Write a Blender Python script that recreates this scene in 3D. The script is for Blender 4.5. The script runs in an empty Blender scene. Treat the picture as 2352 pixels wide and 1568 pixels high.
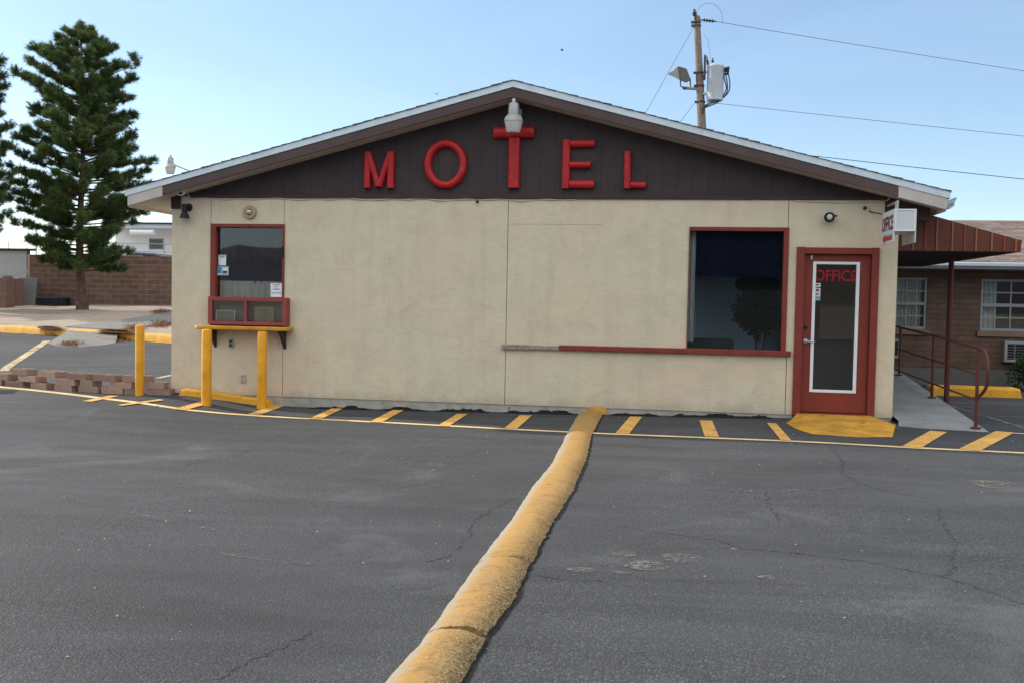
import bpy, bmesh, math, random
import numpy as np
from mathutils import Vector, Matrix
from math import sin, cos, pi, radians, sqrt

random.seed(7)
rng = np.random.default_rng(11)
sc = bpy.context.scene
COL = sc.collection

# ------------------------------------------------------------------ camera
W, H, F = 2352, 1568, 2300.0
YAW, PIT, ROL, CH, CD = -0.15584814, -0.04009241, 0.01942157, 1.3905413, 13.3154526
CAM = Vector((0, -CD, CH))
FW = Vector((sin(YAW) * cos(PIT), cos(YAW) * cos(PIT), sin(PIT)))
_r0 = Vector((cos(YAW), -sin(YAW), 0)); _u0 = _r0.cross(FW)
RT = _r0 * cos(ROL) + _u0 * sin(ROL)
UP = -_r0 * sin(ROL) + _u0 * cos(ROL)
cd = bpy.data.cameras.new('camera'); cd.sensor_width = 36; cd.sensor_fit = 'HORIZONTAL'
cd.lens = 36 * F / W; cd.clip_end = 4000; cd.clip_start = 0.05
co = bpy.data.objects.new('camera', cd); COL.objects.link(co)
m = Matrix((RT, UP, -FW)).transposed().to_4x4(); m.translation = CAM
co.matrix_world = m; sc.camera = co

# sight lines used only to measure the place from the photograph
def ray(px, py): return FW * F + RT * (px - W / 2) - UP * (py - H / 2)
def PY(px, py, y=0.0): d = ray(px, py); return CAM + d * ((y - CAM.y) / d.y)
def PX(px, py, x): d = ray(px, py); return CAM + d * ((x - CAM.x) / d.x)
def PZ(px, py, z): d = ray(px, py); return CAM + d * ((z - CAM.z) / d.z)

def clamp(v, a=0.0, b=1.0): return max(a, min(b, v))
def sstep(a, b, x): t = clamp((x - a) / (b - a)); return t * t * (3 - 2 * t)

KA = PZ(0, 762, .35); KB = PZ(394, 787, .35)          # foot of the yellow kerb on the left
KD = (KB - KA); KD.z = 0; KD.normalize(); KN = Vector((-KD.y, KD.x, 0))
def kdist(x, y): return (x - KA.x) * KN.x + (y - KA.y) * KN.y
def asph(x, y):
    base = -.14 + .045 * clamp((x + 5) / 3.5) + .05 * clamp((x + 1.5) / 3.0)
    w = 1 - sstep(-7.0, -5.2, x)
    s = kdist(x, y)
    return base + w * (0.35 - base) * clamp((s + 7.6) / 7.6) ** 1.35
def terr(x, y):
    s = kdist(x, y)
    if s > 0 and x < -6.5: return .5 + .042 * min(s, 12) if s > .16 else .5
    return asph(x, y)
def PT(px, py):
    d = ray(px, py).normalized(); t = 4.0
    while t < 90:
        p = CAM + d * t
        if p.z < terr(p.x, p.y): break
        t += .1
    a, b = t - .1, t
    for _ in range(20):
        c = (a + b) / 2; p = CAM + d * c
        if p.z < terr(p.x, p.y): b = c
        else: a = c
    p = CAM + d * b; p.z = terr(p.x, p.y); return p

# ------------------------------------------------------------------ materials
def s2l(c):
    c /= 255.0
    return c / 12.92 if c <= .04045 else ((c + .055) / 1.055) ** 2.4
def C(r, g, b, k=1.0): return (s2l(r) * k, s2l(g) * k, s2l(b) * k, 1)

class NT:
    def __init__(s, name):
        s.m = bpy.data.materials.new(name); s.m.use_nodes = True
        s.t = s.m.node_tree; s.n = s.t.nodes; s.n.clear()
        s.out = s.n.new('ShaderNodeOutputMaterial'); s.b = s.n.new('ShaderNodeBsdfPrincipled')
        s.link(s.b.outputs[0], s.out.inputs[0]); s.tc = s.n.new('ShaderNodeTexCoord')
    def link(s, a, b): s.t.links.new(a, b)
    def vec(s, scale=(1, 1, 1), loc=(0, 0, 0), rot=(0, 0, 0)):
        mp = s.n.new('ShaderNodeMapping'); s.link(s.tc.outputs['Object'], mp.inputs[0])
        mp.inputs['Scale'].default_value = scale; mp.inputs['Location'].default_value = loc; mp.inputs['Rotation'].default_value = rot
        return mp.outputs[0]
    def noise(s, scale, detail=4, rough=.55, vec=None, dist=0):
        n = s.n.new('ShaderNodeTexNoise'); n.inputs['Scale'].default_value = scale; n.inputs['Detail'].default_value = detail
        n.inputs['Roughness'].default_value = rough; n.inputs['Distortion'].default_value = dist
        s.link(vec if vec is not None else s.tc.outputs['Object'], n.inputs['Vector']); return n.outputs[0]
    def ramp(s, fac, *st):
        r = s.n.new('ShaderNodeValToRGB'); e = r.color_ramp.elements
        while len(e) < len(st): e.new(.5)
        for i, (p, c) in enumerate(st):
            e[i].position = p; e[i].color = c if isinstance(c, tuple) else (c, c, c, 1)
        s.link(fac, r.inputs[0]); return r.outputs[0]
    def mix(s, fac, a, b, mode='MIX'):
        n = s.n.new('ShaderNodeMix'); n.data_type = 'RGBA'; n.blend_type = mode
        for sock, v in ((n.inputs[0], fac), (n.inputs[6], a), (n.inputs[7], b)):
            if isinstance(v, bpy.types.NodeSocket): s.link(v, sock)
            else: sock.default_value = v
        return n.outputs[2]
    def math(s, op, a, b=0.0):
        n = s.n.new('ShaderNodeMath'); n.operation = op
        for sock, v in ((n.inputs[0], a), (n.inputs[1], b)):
            if isinstance(v, bpy.types.NodeSocket): s.link(v, sock)
            else: sock.default_value = v
        return n.outputs[0]
    def bump(s, h, strength=.3, dist=.01):
        n = s.n.new('ShaderNodeBump'); n.inputs['Strength'].default_value = strength; n.inputs['Distance'].default_value = dist
        s.link(h, n.inputs['Height']); s.link(n.outputs[0], s.b.inputs['Normal'])
    def set(s, col=None, rough=None, metal=None, spec=None):
        for k, v in (('Base Color', col), ('Roughness', rough), ('Metallic', metal), ('Specular IOR Level', spec)):
            if v is None: continue
            if isinstance(v, bpy.types.NodeSocket): s.link(v, s.b.inputs[k])
            else: s.b.inputs[k].default_value = v
        return s
    def alpha(s, fac):          # worn-through paint: what lies below shows where fac is 0
        t = s.n.new('ShaderNodeBsdfTransparent'); mx = s.n.new('ShaderNodeMixShader')
        s.link(fac, mx.inputs[0]); s.link(t.outputs[0], mx.inputs[1]); s.link(s.b.outputs[0], mx.inputs[2])
        s.link(mx.outputs[0], s.out.inputs[0])

def k(c, f): return (min(c[0] * f, 1), min(c[1] * f, 1), min(c[2] * f, 1), 1)
def mat(name, col, rough=.6, var=.25, vs=3, bump=.15, bs=60, metal=0, spec=.3, col2=None, c2=.6):
    t = NT(name)
    n = t.ramp(t.noise(vs, 6, .6), (.3, k(col, 1 - var)), (.7, k(col, 1 + var * .6)))
    if col2: n = t.mix(t.ramp(t.noise(vs * 2.3, 8, .7), (c2, 0.0), (c2 + .06, 1.0)), n, col2)
    rr = t.ramp(t.noise(vs * 4, 4), (.3, max(rough - .1, 0)), (.7, min(rough + .12, 1)))
    t.set(n, rr, metal, spec)
    if bump: t.bump(t.noise(bs, 4), bump, .01)
    return t.m

def m_stucco():
    t = NT('painted stucco')
    big = t.ramp(t.noise(.75, 5, .6, t.vec((1, 1, 1.2))), (.33, C(209, 201, 178)), (.5, C(213, 201, 176)), (.68, C(216, 197, 173)))
    blot = t.ramp(t.noise(2.6, 8, .68, dist=.6), (.42, 1.0), (.66, .90))
    c = t.mix(1.0, big, blot, 'MULTIPLY')
    streak = t.ramp(t.noise(3.0, 5, .6, t.vec((2.2, 1, .12))), (.5, 1.0), (.75, .92))
    c = t.mix(1.0, c, streak, 'MULTIPLY')
    sz = t.n.new('ShaderNodeSeparateXYZ'); t.link(t.tc.outputs['Object'], sz.inputs[0])      # mud splashed up from the lot
    mud = t.math('ADD', t.math('MULTIPLY', sz.outputs[2], 1.6), t.math('MULTIPLY', t.noise(3.5, 7, .75), .9))
    c = t.mix(t.ramp(mud, (.36, .45), (.66, 0.0)), c, C(150, 134, 112))
    t.set(c, .85, 0, .15)
    h = t.math('ADD', t.noise(38, 5, .65), t.math('MULTIPLY', t.noise(6, 4), 1.5))
    t.bump(h, .55, .012); return t.m

def m_asphalt():
    t = NT('weathered asphalt')
    big = t.ramp(t.noise(.22, 6, .62, dist=.4), (.28, .78), (.5, 1.0), (.72, 1.34))
    swirl = t.ramp(t.noise(.55, 5, .6, t.vec((.5, 2.4, 1), rot=(0, 0, .25)), dist=1.2), (.35, .88), (.7, 1.2))
    sw2 = t.ramp(t.noise(1.3, 5, .6, t.vec((.35, 1.6, 1), rot=(0, 0, -.35)), dist=.8), (.4, .92), (.75, 1.14))
    v = t.n.new('ShaderNodeTexVoronoi'); v.inputs['Scale'].default_value = 95; t.link(t.tc.outputs['Object'], v.inputs['Vector'])
    sep = t.n.new('ShaderNodeSeparateColor'); t.link(v.outputs['Color'], sep.inputs[0])
    stone = t.ramp(sep.outputs[0], (.0, .68), (.6, .96), (.93, 1.25), (.98, 1.8))
    gr = t.ramp(t.noise(160, 3, .7), (.3, .75), (.7, 1.25))
    base = C(83, 85, 89, .62)
    c = t.mix(1.0, base, big, 'MULTIPLY'); c = t.mix(1.0, c, swirl, 'MULTIPLY'); c = t.mix(1.0, c, sw2, 'MULTIPLY')
    stones_on = t.ramp(t.noise(.35, 4, .6), (.38, .35), (.6, 1.0))
    sg = t.mix(1.0, stone, gr, 'MULTIPLY')
    c = t.mix(stones_on, c, t.mix(1.0, c, sg, 'MULTIPLY'))
    dust = t.ramp(t.noise(.5, 8, .7, dist=1.0), (.56, 0.0), (.78, .38))
    c = t.mix(dust, c, C(128, 130, 132, .9))
    fleck = t.ramp(t.noise(11, 2, .5), (.78, 0.0), (.80, .4))
    c = t.mix(fleck, c, C(150, 146, 138))
    t.set(c, .82, 0, .25)
    h = t.math('ADD', t.math('MULTIPLY', v.outputs['Distance'], -1.2), t.math('MULTIPLY', t.noise(140, 3), .6))
    t.bump(h, .55, .006); return t.m

def m_paint(name, col, worn=.42, dirty=.3):
    t = NT(name)
    c = t.ramp(t.noise(2.4, 6, .65), (.3, k(col, 1 - dirty)), (.7, k(col, 1.08)))
    t.set(c, .7, 0, .25); t.bump(t.noise(90, 4), .4, .004)
    g = t.math('ADD', t.math('MULTIPLY', t.noise(34, 5, .75), .65), t.math('MULTIPLY', t.noise(3.2, 4, .6), .35))
    t.alpha(t.ramp(g, (worn - .05, 0.12), (worn + .03, 1.0)))
    return t.m

def m_hump():
    t = NT('worn yellow concrete')
    yel = t.ramp(t.noise(1.3, 6, .65, t.vec((1.4, .7, 1))), (.28, C(156, 126, 86)), (.5, C(172, 135, 78)), (.75, C(164, 140, 104)))
    agg = t.ramp(t.noise(75, 3, .8), (.36, C(52, 46, 40)), (.5, C(112, 94, 70)), (.66, C(200, 172, 122)))
    sx = t.n.new('ShaderNodeSeparateXYZ'); t.link(t.tc.outputs['Object'], sx.inputs[0])
    px = t.math('MULTIPLY', t.math('ADD', sx.outputs[0], .83), 1.9)          # tyres rub the right flank
    py = t.math('MULTIPLY', t.math('ADD', sx.outputs[1], 7.2), -.05)          # and the street end
    w = t.math('ADD', t.math('ADD', t.math('MULTIPLY', t.noise(26, 6, .8), .75), t.math('MULTIPLY', t.noise(2.2, 4), .45)), t.math('ADD', px, py))
    c = t.mix(t.ramp(w, (.50, 0.0), (.82, .92)), yel, agg)
    scuff = t.ramp(t.noise(2.1, 8, .78, t.vec((1, 2.2, 1)), dist=1.4), (.52, 0.0), (.64, .5))
    c = t.mix(scuff, c, C(96, 82, 62))
    edge = t.math('ADD', t.math('MULTIPLY', t.math('ADD', t.math('ADD', sx.outputs[0], .83), t.math('MULTIPLY', t.math('MAXIMUM', t.math('ADD', sx.outputs[1], 3.8), 0.0), .05)), -3.0), t.math('MULTIPLY', t.noise(9, 6, .8), .5))
    c = t.mix(t.ramp(edge, (.62, 0.0), (.72, .8)), c, C(150, 144, 130))
    fresh = t.ramp(t.math('ADD', sx.outputs[1], t.math('MULTIPLY', t.noise(5, 3), .5)), (0.0, 0.0), (.5, 0.0))
    t.set(c, .85, 0, .2)
    t.bump(t.math('ADD', t.noise(110, 4, .75), t.math('MULTIPLY', t.noise(24, 4), 1.2)), .8, .007)
    return t.m

def m_brick(name, c1, c2, mortar, bw, bh, mort=.012, rot=True, var=.5):
    t = NT(name)
    b = t.n.new('ShaderNodeTexBrick')
    b.inputs['Color1'].default_value = c1; b.inputs['Color2'].default_value = c2; b.inputs['Mortar'].default_value = mortar
    b.inputs['Scale'].default_value = 1; b.inputs['Mortar Size'].default_value = mort; b.inputs['Brick Width'].default_value = bw
    b.inputs['Row Height'].default_value = bh; b.inputs['Bias'].default_value = -.2; b.inputs['Mortar Smooth'].default_value = .2
    t.link(t.vec(rot=(radians(-90), 0, 0) if rot else (0, 0, 0)), b.inputs['Vector'])
    c = t.mix(1.0, b.outputs['Color'], t.ramp(t.noise(4, 6, .7), (.3, 1 - var * .5), (.7, 1 + var * .3)), 'MULTIPLY')
    t.set(c, .9, 0, .15)
    t.bump(t.math('ADD', t.math('MULTIPLY', b.outputs['Fac'], -1.0), t.math('MULTIPLY', t.noise(40, 4), .4)), .6, .012)
    return t.m

def m_glass(name, spec=.5, tint=(.82, .87, .88, 1)):
    m = bpy.data.materials.new(name); m.use_nodes = True; t = m.node_tree; n = t.nodes; n.clear()
    o = n.new('ShaderNodeOutputMaterial'); tr = n.new('ShaderNodeBsdfTransparent'); tr.inputs[0].default_value = tint
    gl = n.new('ShaderNodeBsdfGlossy'); gl.inputs['Roughness'].default_value = .015
    fr = n.new('ShaderNodeFresnel'); fr.inputs[0].default_value = 1.5
    mu = n.new('ShaderNodeMath'); mu.operation = 'MULTIPLY'; mu.inputs[1].default_value = spec
    tc = n.new('ShaderNodeTexCoord'); no = n.new('ShaderNodeTexNoise'); no.inputs['Scale'].default_value = 1.2
    bp = n.new('ShaderNodeBump'); bp.inputs['Strength'].default_value = .008; bp.inputs['Distance'].default_value = .02
    t.links.new(tc.outputs['Object'], no.inputs['Vector']); t.links.new(no.outputs[0], bp.inputs['Height']); t.links.new(bp.outputs[0], gl.inputs['Normal'])
    mx = n.new('ShaderNodeMixShader')
    t.links.new(fr.outputs[0], mu.inputs[0]); t.links.new(mu.outputs[0], mx.inputs[0])
    t.links.new(tr.outputs[0], mx.inputs[1]); t.links.new(gl.outputs[0], mx.inputs[2]); t.links.new(mx.outputs[0], o.inputs[0])
    return m

def m_needles(name, cols):
    t = NT(name); g = t.n.new('ShaderNodeNewGeometry')
    n = t.math('ADD', t.math('MULTIPLY', g.outputs['Random Per Island'], .45), t.math('MULTIPLY', t.noise(.9, 3), .75))
    c = t.ramp(n, (.25, cols[0]), (.55, cols[1]), (.9, cols[2]))
    t.set(c, .6, 0, .2)
    tl = t.n.new('ShaderNodeBsdfTranslucent'); t.link(c, tl.inputs[0]); mx = t.n.new('ShaderNodeMixShader'); mx.inputs[0].default_value = .3
    t.link(t.b.outputs[0], mx.inputs[1]); t.link(tl.outputs[0], mx.inputs[2]); t.link(mx.outputs[0], t.out.inputs[0])
    return t.m

M = {}
M['stucco'] = m_stucco(); M['asphalt'] = m_asphalt(); M['hump'] = m_hump()
M['yline'] = m_paint('faded yellow line paint', C(232, 202, 150), .40)
M['ystripe'] = m_paint('yellow stripe paint', C(222, 172, 92), .42)
M['wline'] = m_paint('faded pale line paint', C(196, 178, 140), .47)
M['gline'] = m_paint('faded grey line paint', C(120, 124, 122), .50)
M['yellow'] = mat('yellow gloss paint', C(226, 158, 28), .45, .3, 3.5, .12, 40, 0, .4, C(158, 104, 30), .655)
M['ykerb'] = mat('yellow kerb paint', C(224, 164, 52), .65, .25, 3, .3, 40, 0, .3, C(140, 118, 80), .62)
M['yapron'] = mat('yellow painted asphalt', C(200, 150, 62), .85, .4, 2.6, .9, 60, 0, .15, C(140, 108, 56), .58)
M['ycounter'] = mat('worn yellow counter paint', C(205, 150, 48), .55, .3, 5, .2, 40, 0, .3, C(190, 150, 110), .66)
M['maroon'] = mat('brick red paint', C(128, 56, 47), .55, .18, 6, .15, 50, 0, .3, C(150, 96, 84), .72)
M['maroonlt'] = mat('faded brick red paint', C(142, 70, 68), .6, .15, 6, .15, 50, 0, .3, C(120, 84, 76), .7)
M['doorred'] = mat('red steel door paint', C(126, 53, 42), .45, .12, 2, .06, 30, 0, .35)
M['wornwood'] = mat('weathered bare wood', C(160, 144, 134), .85, .35, 12, .4, 40, 0, .15, C(120, 70, 60), .58)
M['brown'] = mat('dark brown board paint', C(68, 60, 60), .7, .16, 3, .2, 60, 0, .2, C(106, 92, 90), .75)
M['browntrim'] = mat('brown trim paint', C(70, 54, 54), .65, .2, 5, .2, 60, 0, .2, C(120, 92, 82), .74)
M['fascia'] = mat('brown fascia paint', C(88, 73, 71), .65, .15, 4, .15, 50, 0, .25)
M['soffit'] = mat('tan soffit paint', C(172, 144, 120), .75, .12, 3, .1, 40, 0, .2)
M['palewood'] = mat('pale cream board paint', C(192, 184, 176), .7, .12, 4, .12, 50, 0, .25)
M['drip'] = mat('galvanised drip edge', C(205, 216, 222), .38, .12, 6, .05, 40, .35, .5)
M['shingle'] = m_brick('grey roof shingles', C(92, 84, 84), C(122, 112, 108), C(50, 46, 46), .3, .14, .006, False)
M['shingle2'] = m_brick('brown roof shingles', C(110, 96, 92), C(144, 126, 120), C(84, 74, 70), .42, .13, .006, False, .8)
M['foundation'] = mat('grey concrete foundation', C(168, 164, 156), .85, .25, 5, .4, 50, 0, .2, C(90, 86, 80), .62)
M['tar'] = mat('black tar', C(20, 20, 22), .95, .4, 12, .6, 40, 0, .3)
M['redsign'] = mat('weathered red sign paint', C(176, 22, 30), .42, .22, 6, .08, 40, 0, .4, C(178, 92, 42), .60)
M['galv'] = mat('dull galvanised metal', C(168, 170, 172), .42, .18, 8, .06, 40, .6, .5)
M['lampmetal'] = mat('aged lamp aluminium', C(166, 164, 162), .4, .15, 10, .05, 40, .45, .5)
M['lens'] = mat('frosted lamp lens', C(196, 194, 192), .3, .1, 20, .05, 40, 0, .5)
M['black'] = mat('black metal', C(34, 34, 37), .5, .2, 6, .05, 40, 0, .35)
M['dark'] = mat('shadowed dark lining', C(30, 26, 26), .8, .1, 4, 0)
M['white'] = mat('white plastic', C(226, 226, 224), .45, .06, 5, .03, 30, 0, .4)
M['whiteframe'] = mat('white door trim', C(222, 226, 230), .45, .06, 5, .05, 30, 0, .4)
M['signwhite'] = mat('white enamel sign', C(202, 207, 213), .4, .07, 4, .03, 30, 0, .4)
M['steel'] = mat('brushed steel', C(190, 194, 204), .3, .08, 8, .02, 30, .8, .5)
M['outlet'] = mat('grey outlet box', C(150, 150, 142), .5, .1, 8, .05, 30, .1, .4)
M['bell'] = mat('tan lamp ring', C(176, 152, 110), .6, .12, 8, .08, 40, 0, .3)
M['paper'] = mat('white paper', C(226, 230, 238), .8, .05, 10, 0)
M['bluepaper'] = mat('blue card print', C(74, 146, 198), .6, .1, 10, 0)
M['greycard'] = mat('grey card print', C(166, 180, 188), .7, .12, 30, 0)
M['ink'] = mat('dark ink', C(60, 62, 72), .8, .05, 10, 0)
M['card'] = mat('brown cardboard', C(168, 148, 118), .85, .14, 12, .1, 60)
M['cardink'] = mat('faded brown ink', C(104, 82, 58), .85, .1, 12, 0)
M['redink'] = mat('red vinyl lettering', C(150, 18, 28), .5, .06, 10, 0)
M['redarrow'] = mat('red sign arrow', C(178, 34, 44), .5, .1, 10, 0)
M['cable'] = mat('grey cable sheath', C(206, 194, 172), .6, .1, 10, 0)
M['wire'] = mat('utility wire', C(58, 60, 66), .6, .1, 3, 0)
M['pole'] = mat('weathered pole timber', C(136, 124, 114), .85, .3, 5, .5, 26, 0, .15, C(96, 78, 66), .58)
M['transformer'] = mat('grey transformer paint', C(196, 204, 214), .4, .08, 3, .04, 30, 0, .4)
M['porcelain'] = mat('dark porcelain', C(60, 58, 64), .3, .1, 5, 0)
M['floodgrey'] = mat('grey floodlight housing', C(96, 98, 97), .55, .15, 5, .05, 30, .1, .35)
M['bark'] = mat('pine bark', C(104, 82, 70), .95, .45, 7, 1.0, 22, 0, .1, C(150, 132, 116), .60)
M['needles'] = m_needles('pine needles', (C(46, 68, 48), C(74, 98, 60), C(130, 140, 76)))
M['walk'] = mat('dusty grey concrete', C(124, 123, 118), .9, .25, 3, .4, 60, 0, .2, C(104, 98, 90), .56)
M['leaf'] = m_needles('glossy leaves', (C(30, 50, 34), C(50, 76, 46), C(80, 104, 60)))
M['litter'] = mat('fallen pine needles', C(122, 86, 60), .95, .35, 6, 0)
M['adobe'] = mat('pinkish slump block', C(150, 128, 118), .92, .2, 7, .5, 45, 0, .12, C(124, 102, 90), .62)
def tone_by_block(m_):      # each block fired a little lighter or darker than the next
    t = m_.node_tree; b = next(n for n in t.nodes if n.type == 'BSDF_PRINCIPLED'); src = b.inputs['Base Color'].links[0].from_socket
    oi = t.nodes.new('ShaderNodeObjectInfo'); r = t.nodes.new('ShaderNodeValToRGB'); r.color_ramp.elements[0].color = (.80, .78, .78, 1); r.color_ramp.elements[1].color = (1.22, 1.16, 1.10, 1)
    mx = t.nodes.new('ShaderNodeMix'); mx.data_type = 'RGBA'; mx.blend_type = 'MULTIPLY'; mx.inputs[0].default_value = 1
    t.links.new(oi.outputs['Random'], r.inputs[0]); t.links.new(src, mx.inputs[6]); t.links.new(r.outputs[0], mx.inputs[7]); t.links.new(mx.outputs[2], b.inputs['Base Color'])
tone_by_block(M['adobe'])
M['blockwall'] = m_brick('brown slump block wall', C(116, 94, 84), C(136, 110, 98), C(158, 132, 116), .60, .196, .012, True, .6)
M['blockplain'] = mat('brown block', C(140, 112, 98), .92, .2, 5, .4, 40, 0, .12)
M['mortar'] = mat('pale mortar cap', C(196, 168, 150), .9, .2, 8, .3, 40)
M['paleslab'] = mat('pale grey panel', C(176, 182, 182), .7, .1, 2, .05, 30)
M['greyslab'] = mat('grey concrete slab', C(132, 136, 138), .85, .15, 3, .2, 30)
M['rust'] = mat('rust red pipe paint', C(98, 49, 44), .55, .2, 6, .1, 40, 0, .3)
M['canopy'] = mat('brown ribbed metal', C(100, 54, 38), .5, .14, 3, .04, 30, .1, .35)
M['canopyseam'] = mat('tan seam', C(156, 102, 66), .5, .14, 3, .04, 30, .1, .35)
M['canopyhot'] = mat('rust red seam', C(150, 66, 46), .5, .14, 3, .04, 30, .1, .35)
M['concrete'] = mat('grey concrete', C(140, 143, 144), .9, .2, 2.5, .4, 60, 0, .2, C(112, 113, 113), .62)
M['brick2'] = m_brick('tan brown brick', C(106, 86, 74), C(118, 96, 84), C(92, 80, 72), .40, .1, .007, True, .4)
M['base2'] = mat('painted grey base course', C(104, 104, 100), .9, .15, 3, .2, 30)
M['frame2'] = mat('aluminium window frame', C(150, 154, 156), .5, .1, 5, .02, 30, .2, .4)
M['fascia2'] = mat('pale blue fascia', C(190, 200, 210), .5, .1, 3, .04, 30, .1, .4)
M['sand'] = None
M['navy'] = mat('navy shade cloth', C(34, 40, 60), .9, .15, 3, .05, 40, 0, .1)
M['curtain'] = mat('pale curtain cloth', C(222, 220, 210), .9, .1, 3, .05, 40, 0, .1)
M['roomwall'] = mat('pale interior paint', C(210, 232, 244), .8, .06, 2, 0)
M['roomdark'] = mat('brown interior panelling', C(150, 138, 126), .8, .12, 2, 0)
M['carpet'] = mat('grey carpet', C(120, 122, 120), .95, .1, 5, .1, 80)
M['sofa'] = mat('dark olive upholstery', C(74, 74, 66), .9, .15, 6, .1, 60)
M['glass'] = m_glass('window glass', 1.5, (.92, .94, .94, 1))
M['glassdull'] = m_glass('filmed window glass', 1.0, (.9, .94, .96, 1))
M['glassdoor'] = m_glass('door glass', 1.9, (.9, .93, .94, 1))
M['whitestucco'] = mat('white render', C(226, 230, 234), .8, .06, 2, .1, 30)
M['carpaint'] = mat('dark blue car paint', C(44, 50, 66), .25, .06, 2, 0, 30, .2, .5)
M['tarp'] = mat('dark roofing', C(56, 60, 66), .8, .2, 3, .1, 30)
M['bird'] = mat('dark feathers', C(50, 52, 58), .8, .1, 5, 0)
M['stone'] = mat('pale gravel', C(168, 164, 156), .9, .3, 9, .2, 60)
M['hills'] = mat('desert hills', C(92, 88, 92), .95, .2, .02, 0)
M['farwall'] = mat('tan rendered wall', C(112, 114, 114), .9, .08, .6, 0)
M['farroof'] = mat('near black roof', C(26, 28, 38), .9, .1, .6, 0)

def m_sand():
    t = NT('pale sandy dirt')
    c = t.ramp(t.noise(.8, 8, .7), (.3, C(148, 134, 122)), (.5, C(168, 154, 142)), (.72, C(138, 122, 109)))
    f = t.ramp(t.noise(14, 5, .7), (.55, 1.0), (.75, .68))
    c = t.mix(1.0, c, f, 'MULTIPLY')
    t.set(c, .95, 0, .1); t.bump(t.noise(9, 8, .75), .8, .05); return t.m
M['sand'] = m_sand()
def m_ground():
    t = NT('desert ground')
    t.set(t.ramp(t.noise(.05, 8, .7), (.3, C(150, 138, 122)), (.7, C(178, 164, 146))), .95, 0, .1); return t.m
M['ground'] = m_ground()

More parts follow.
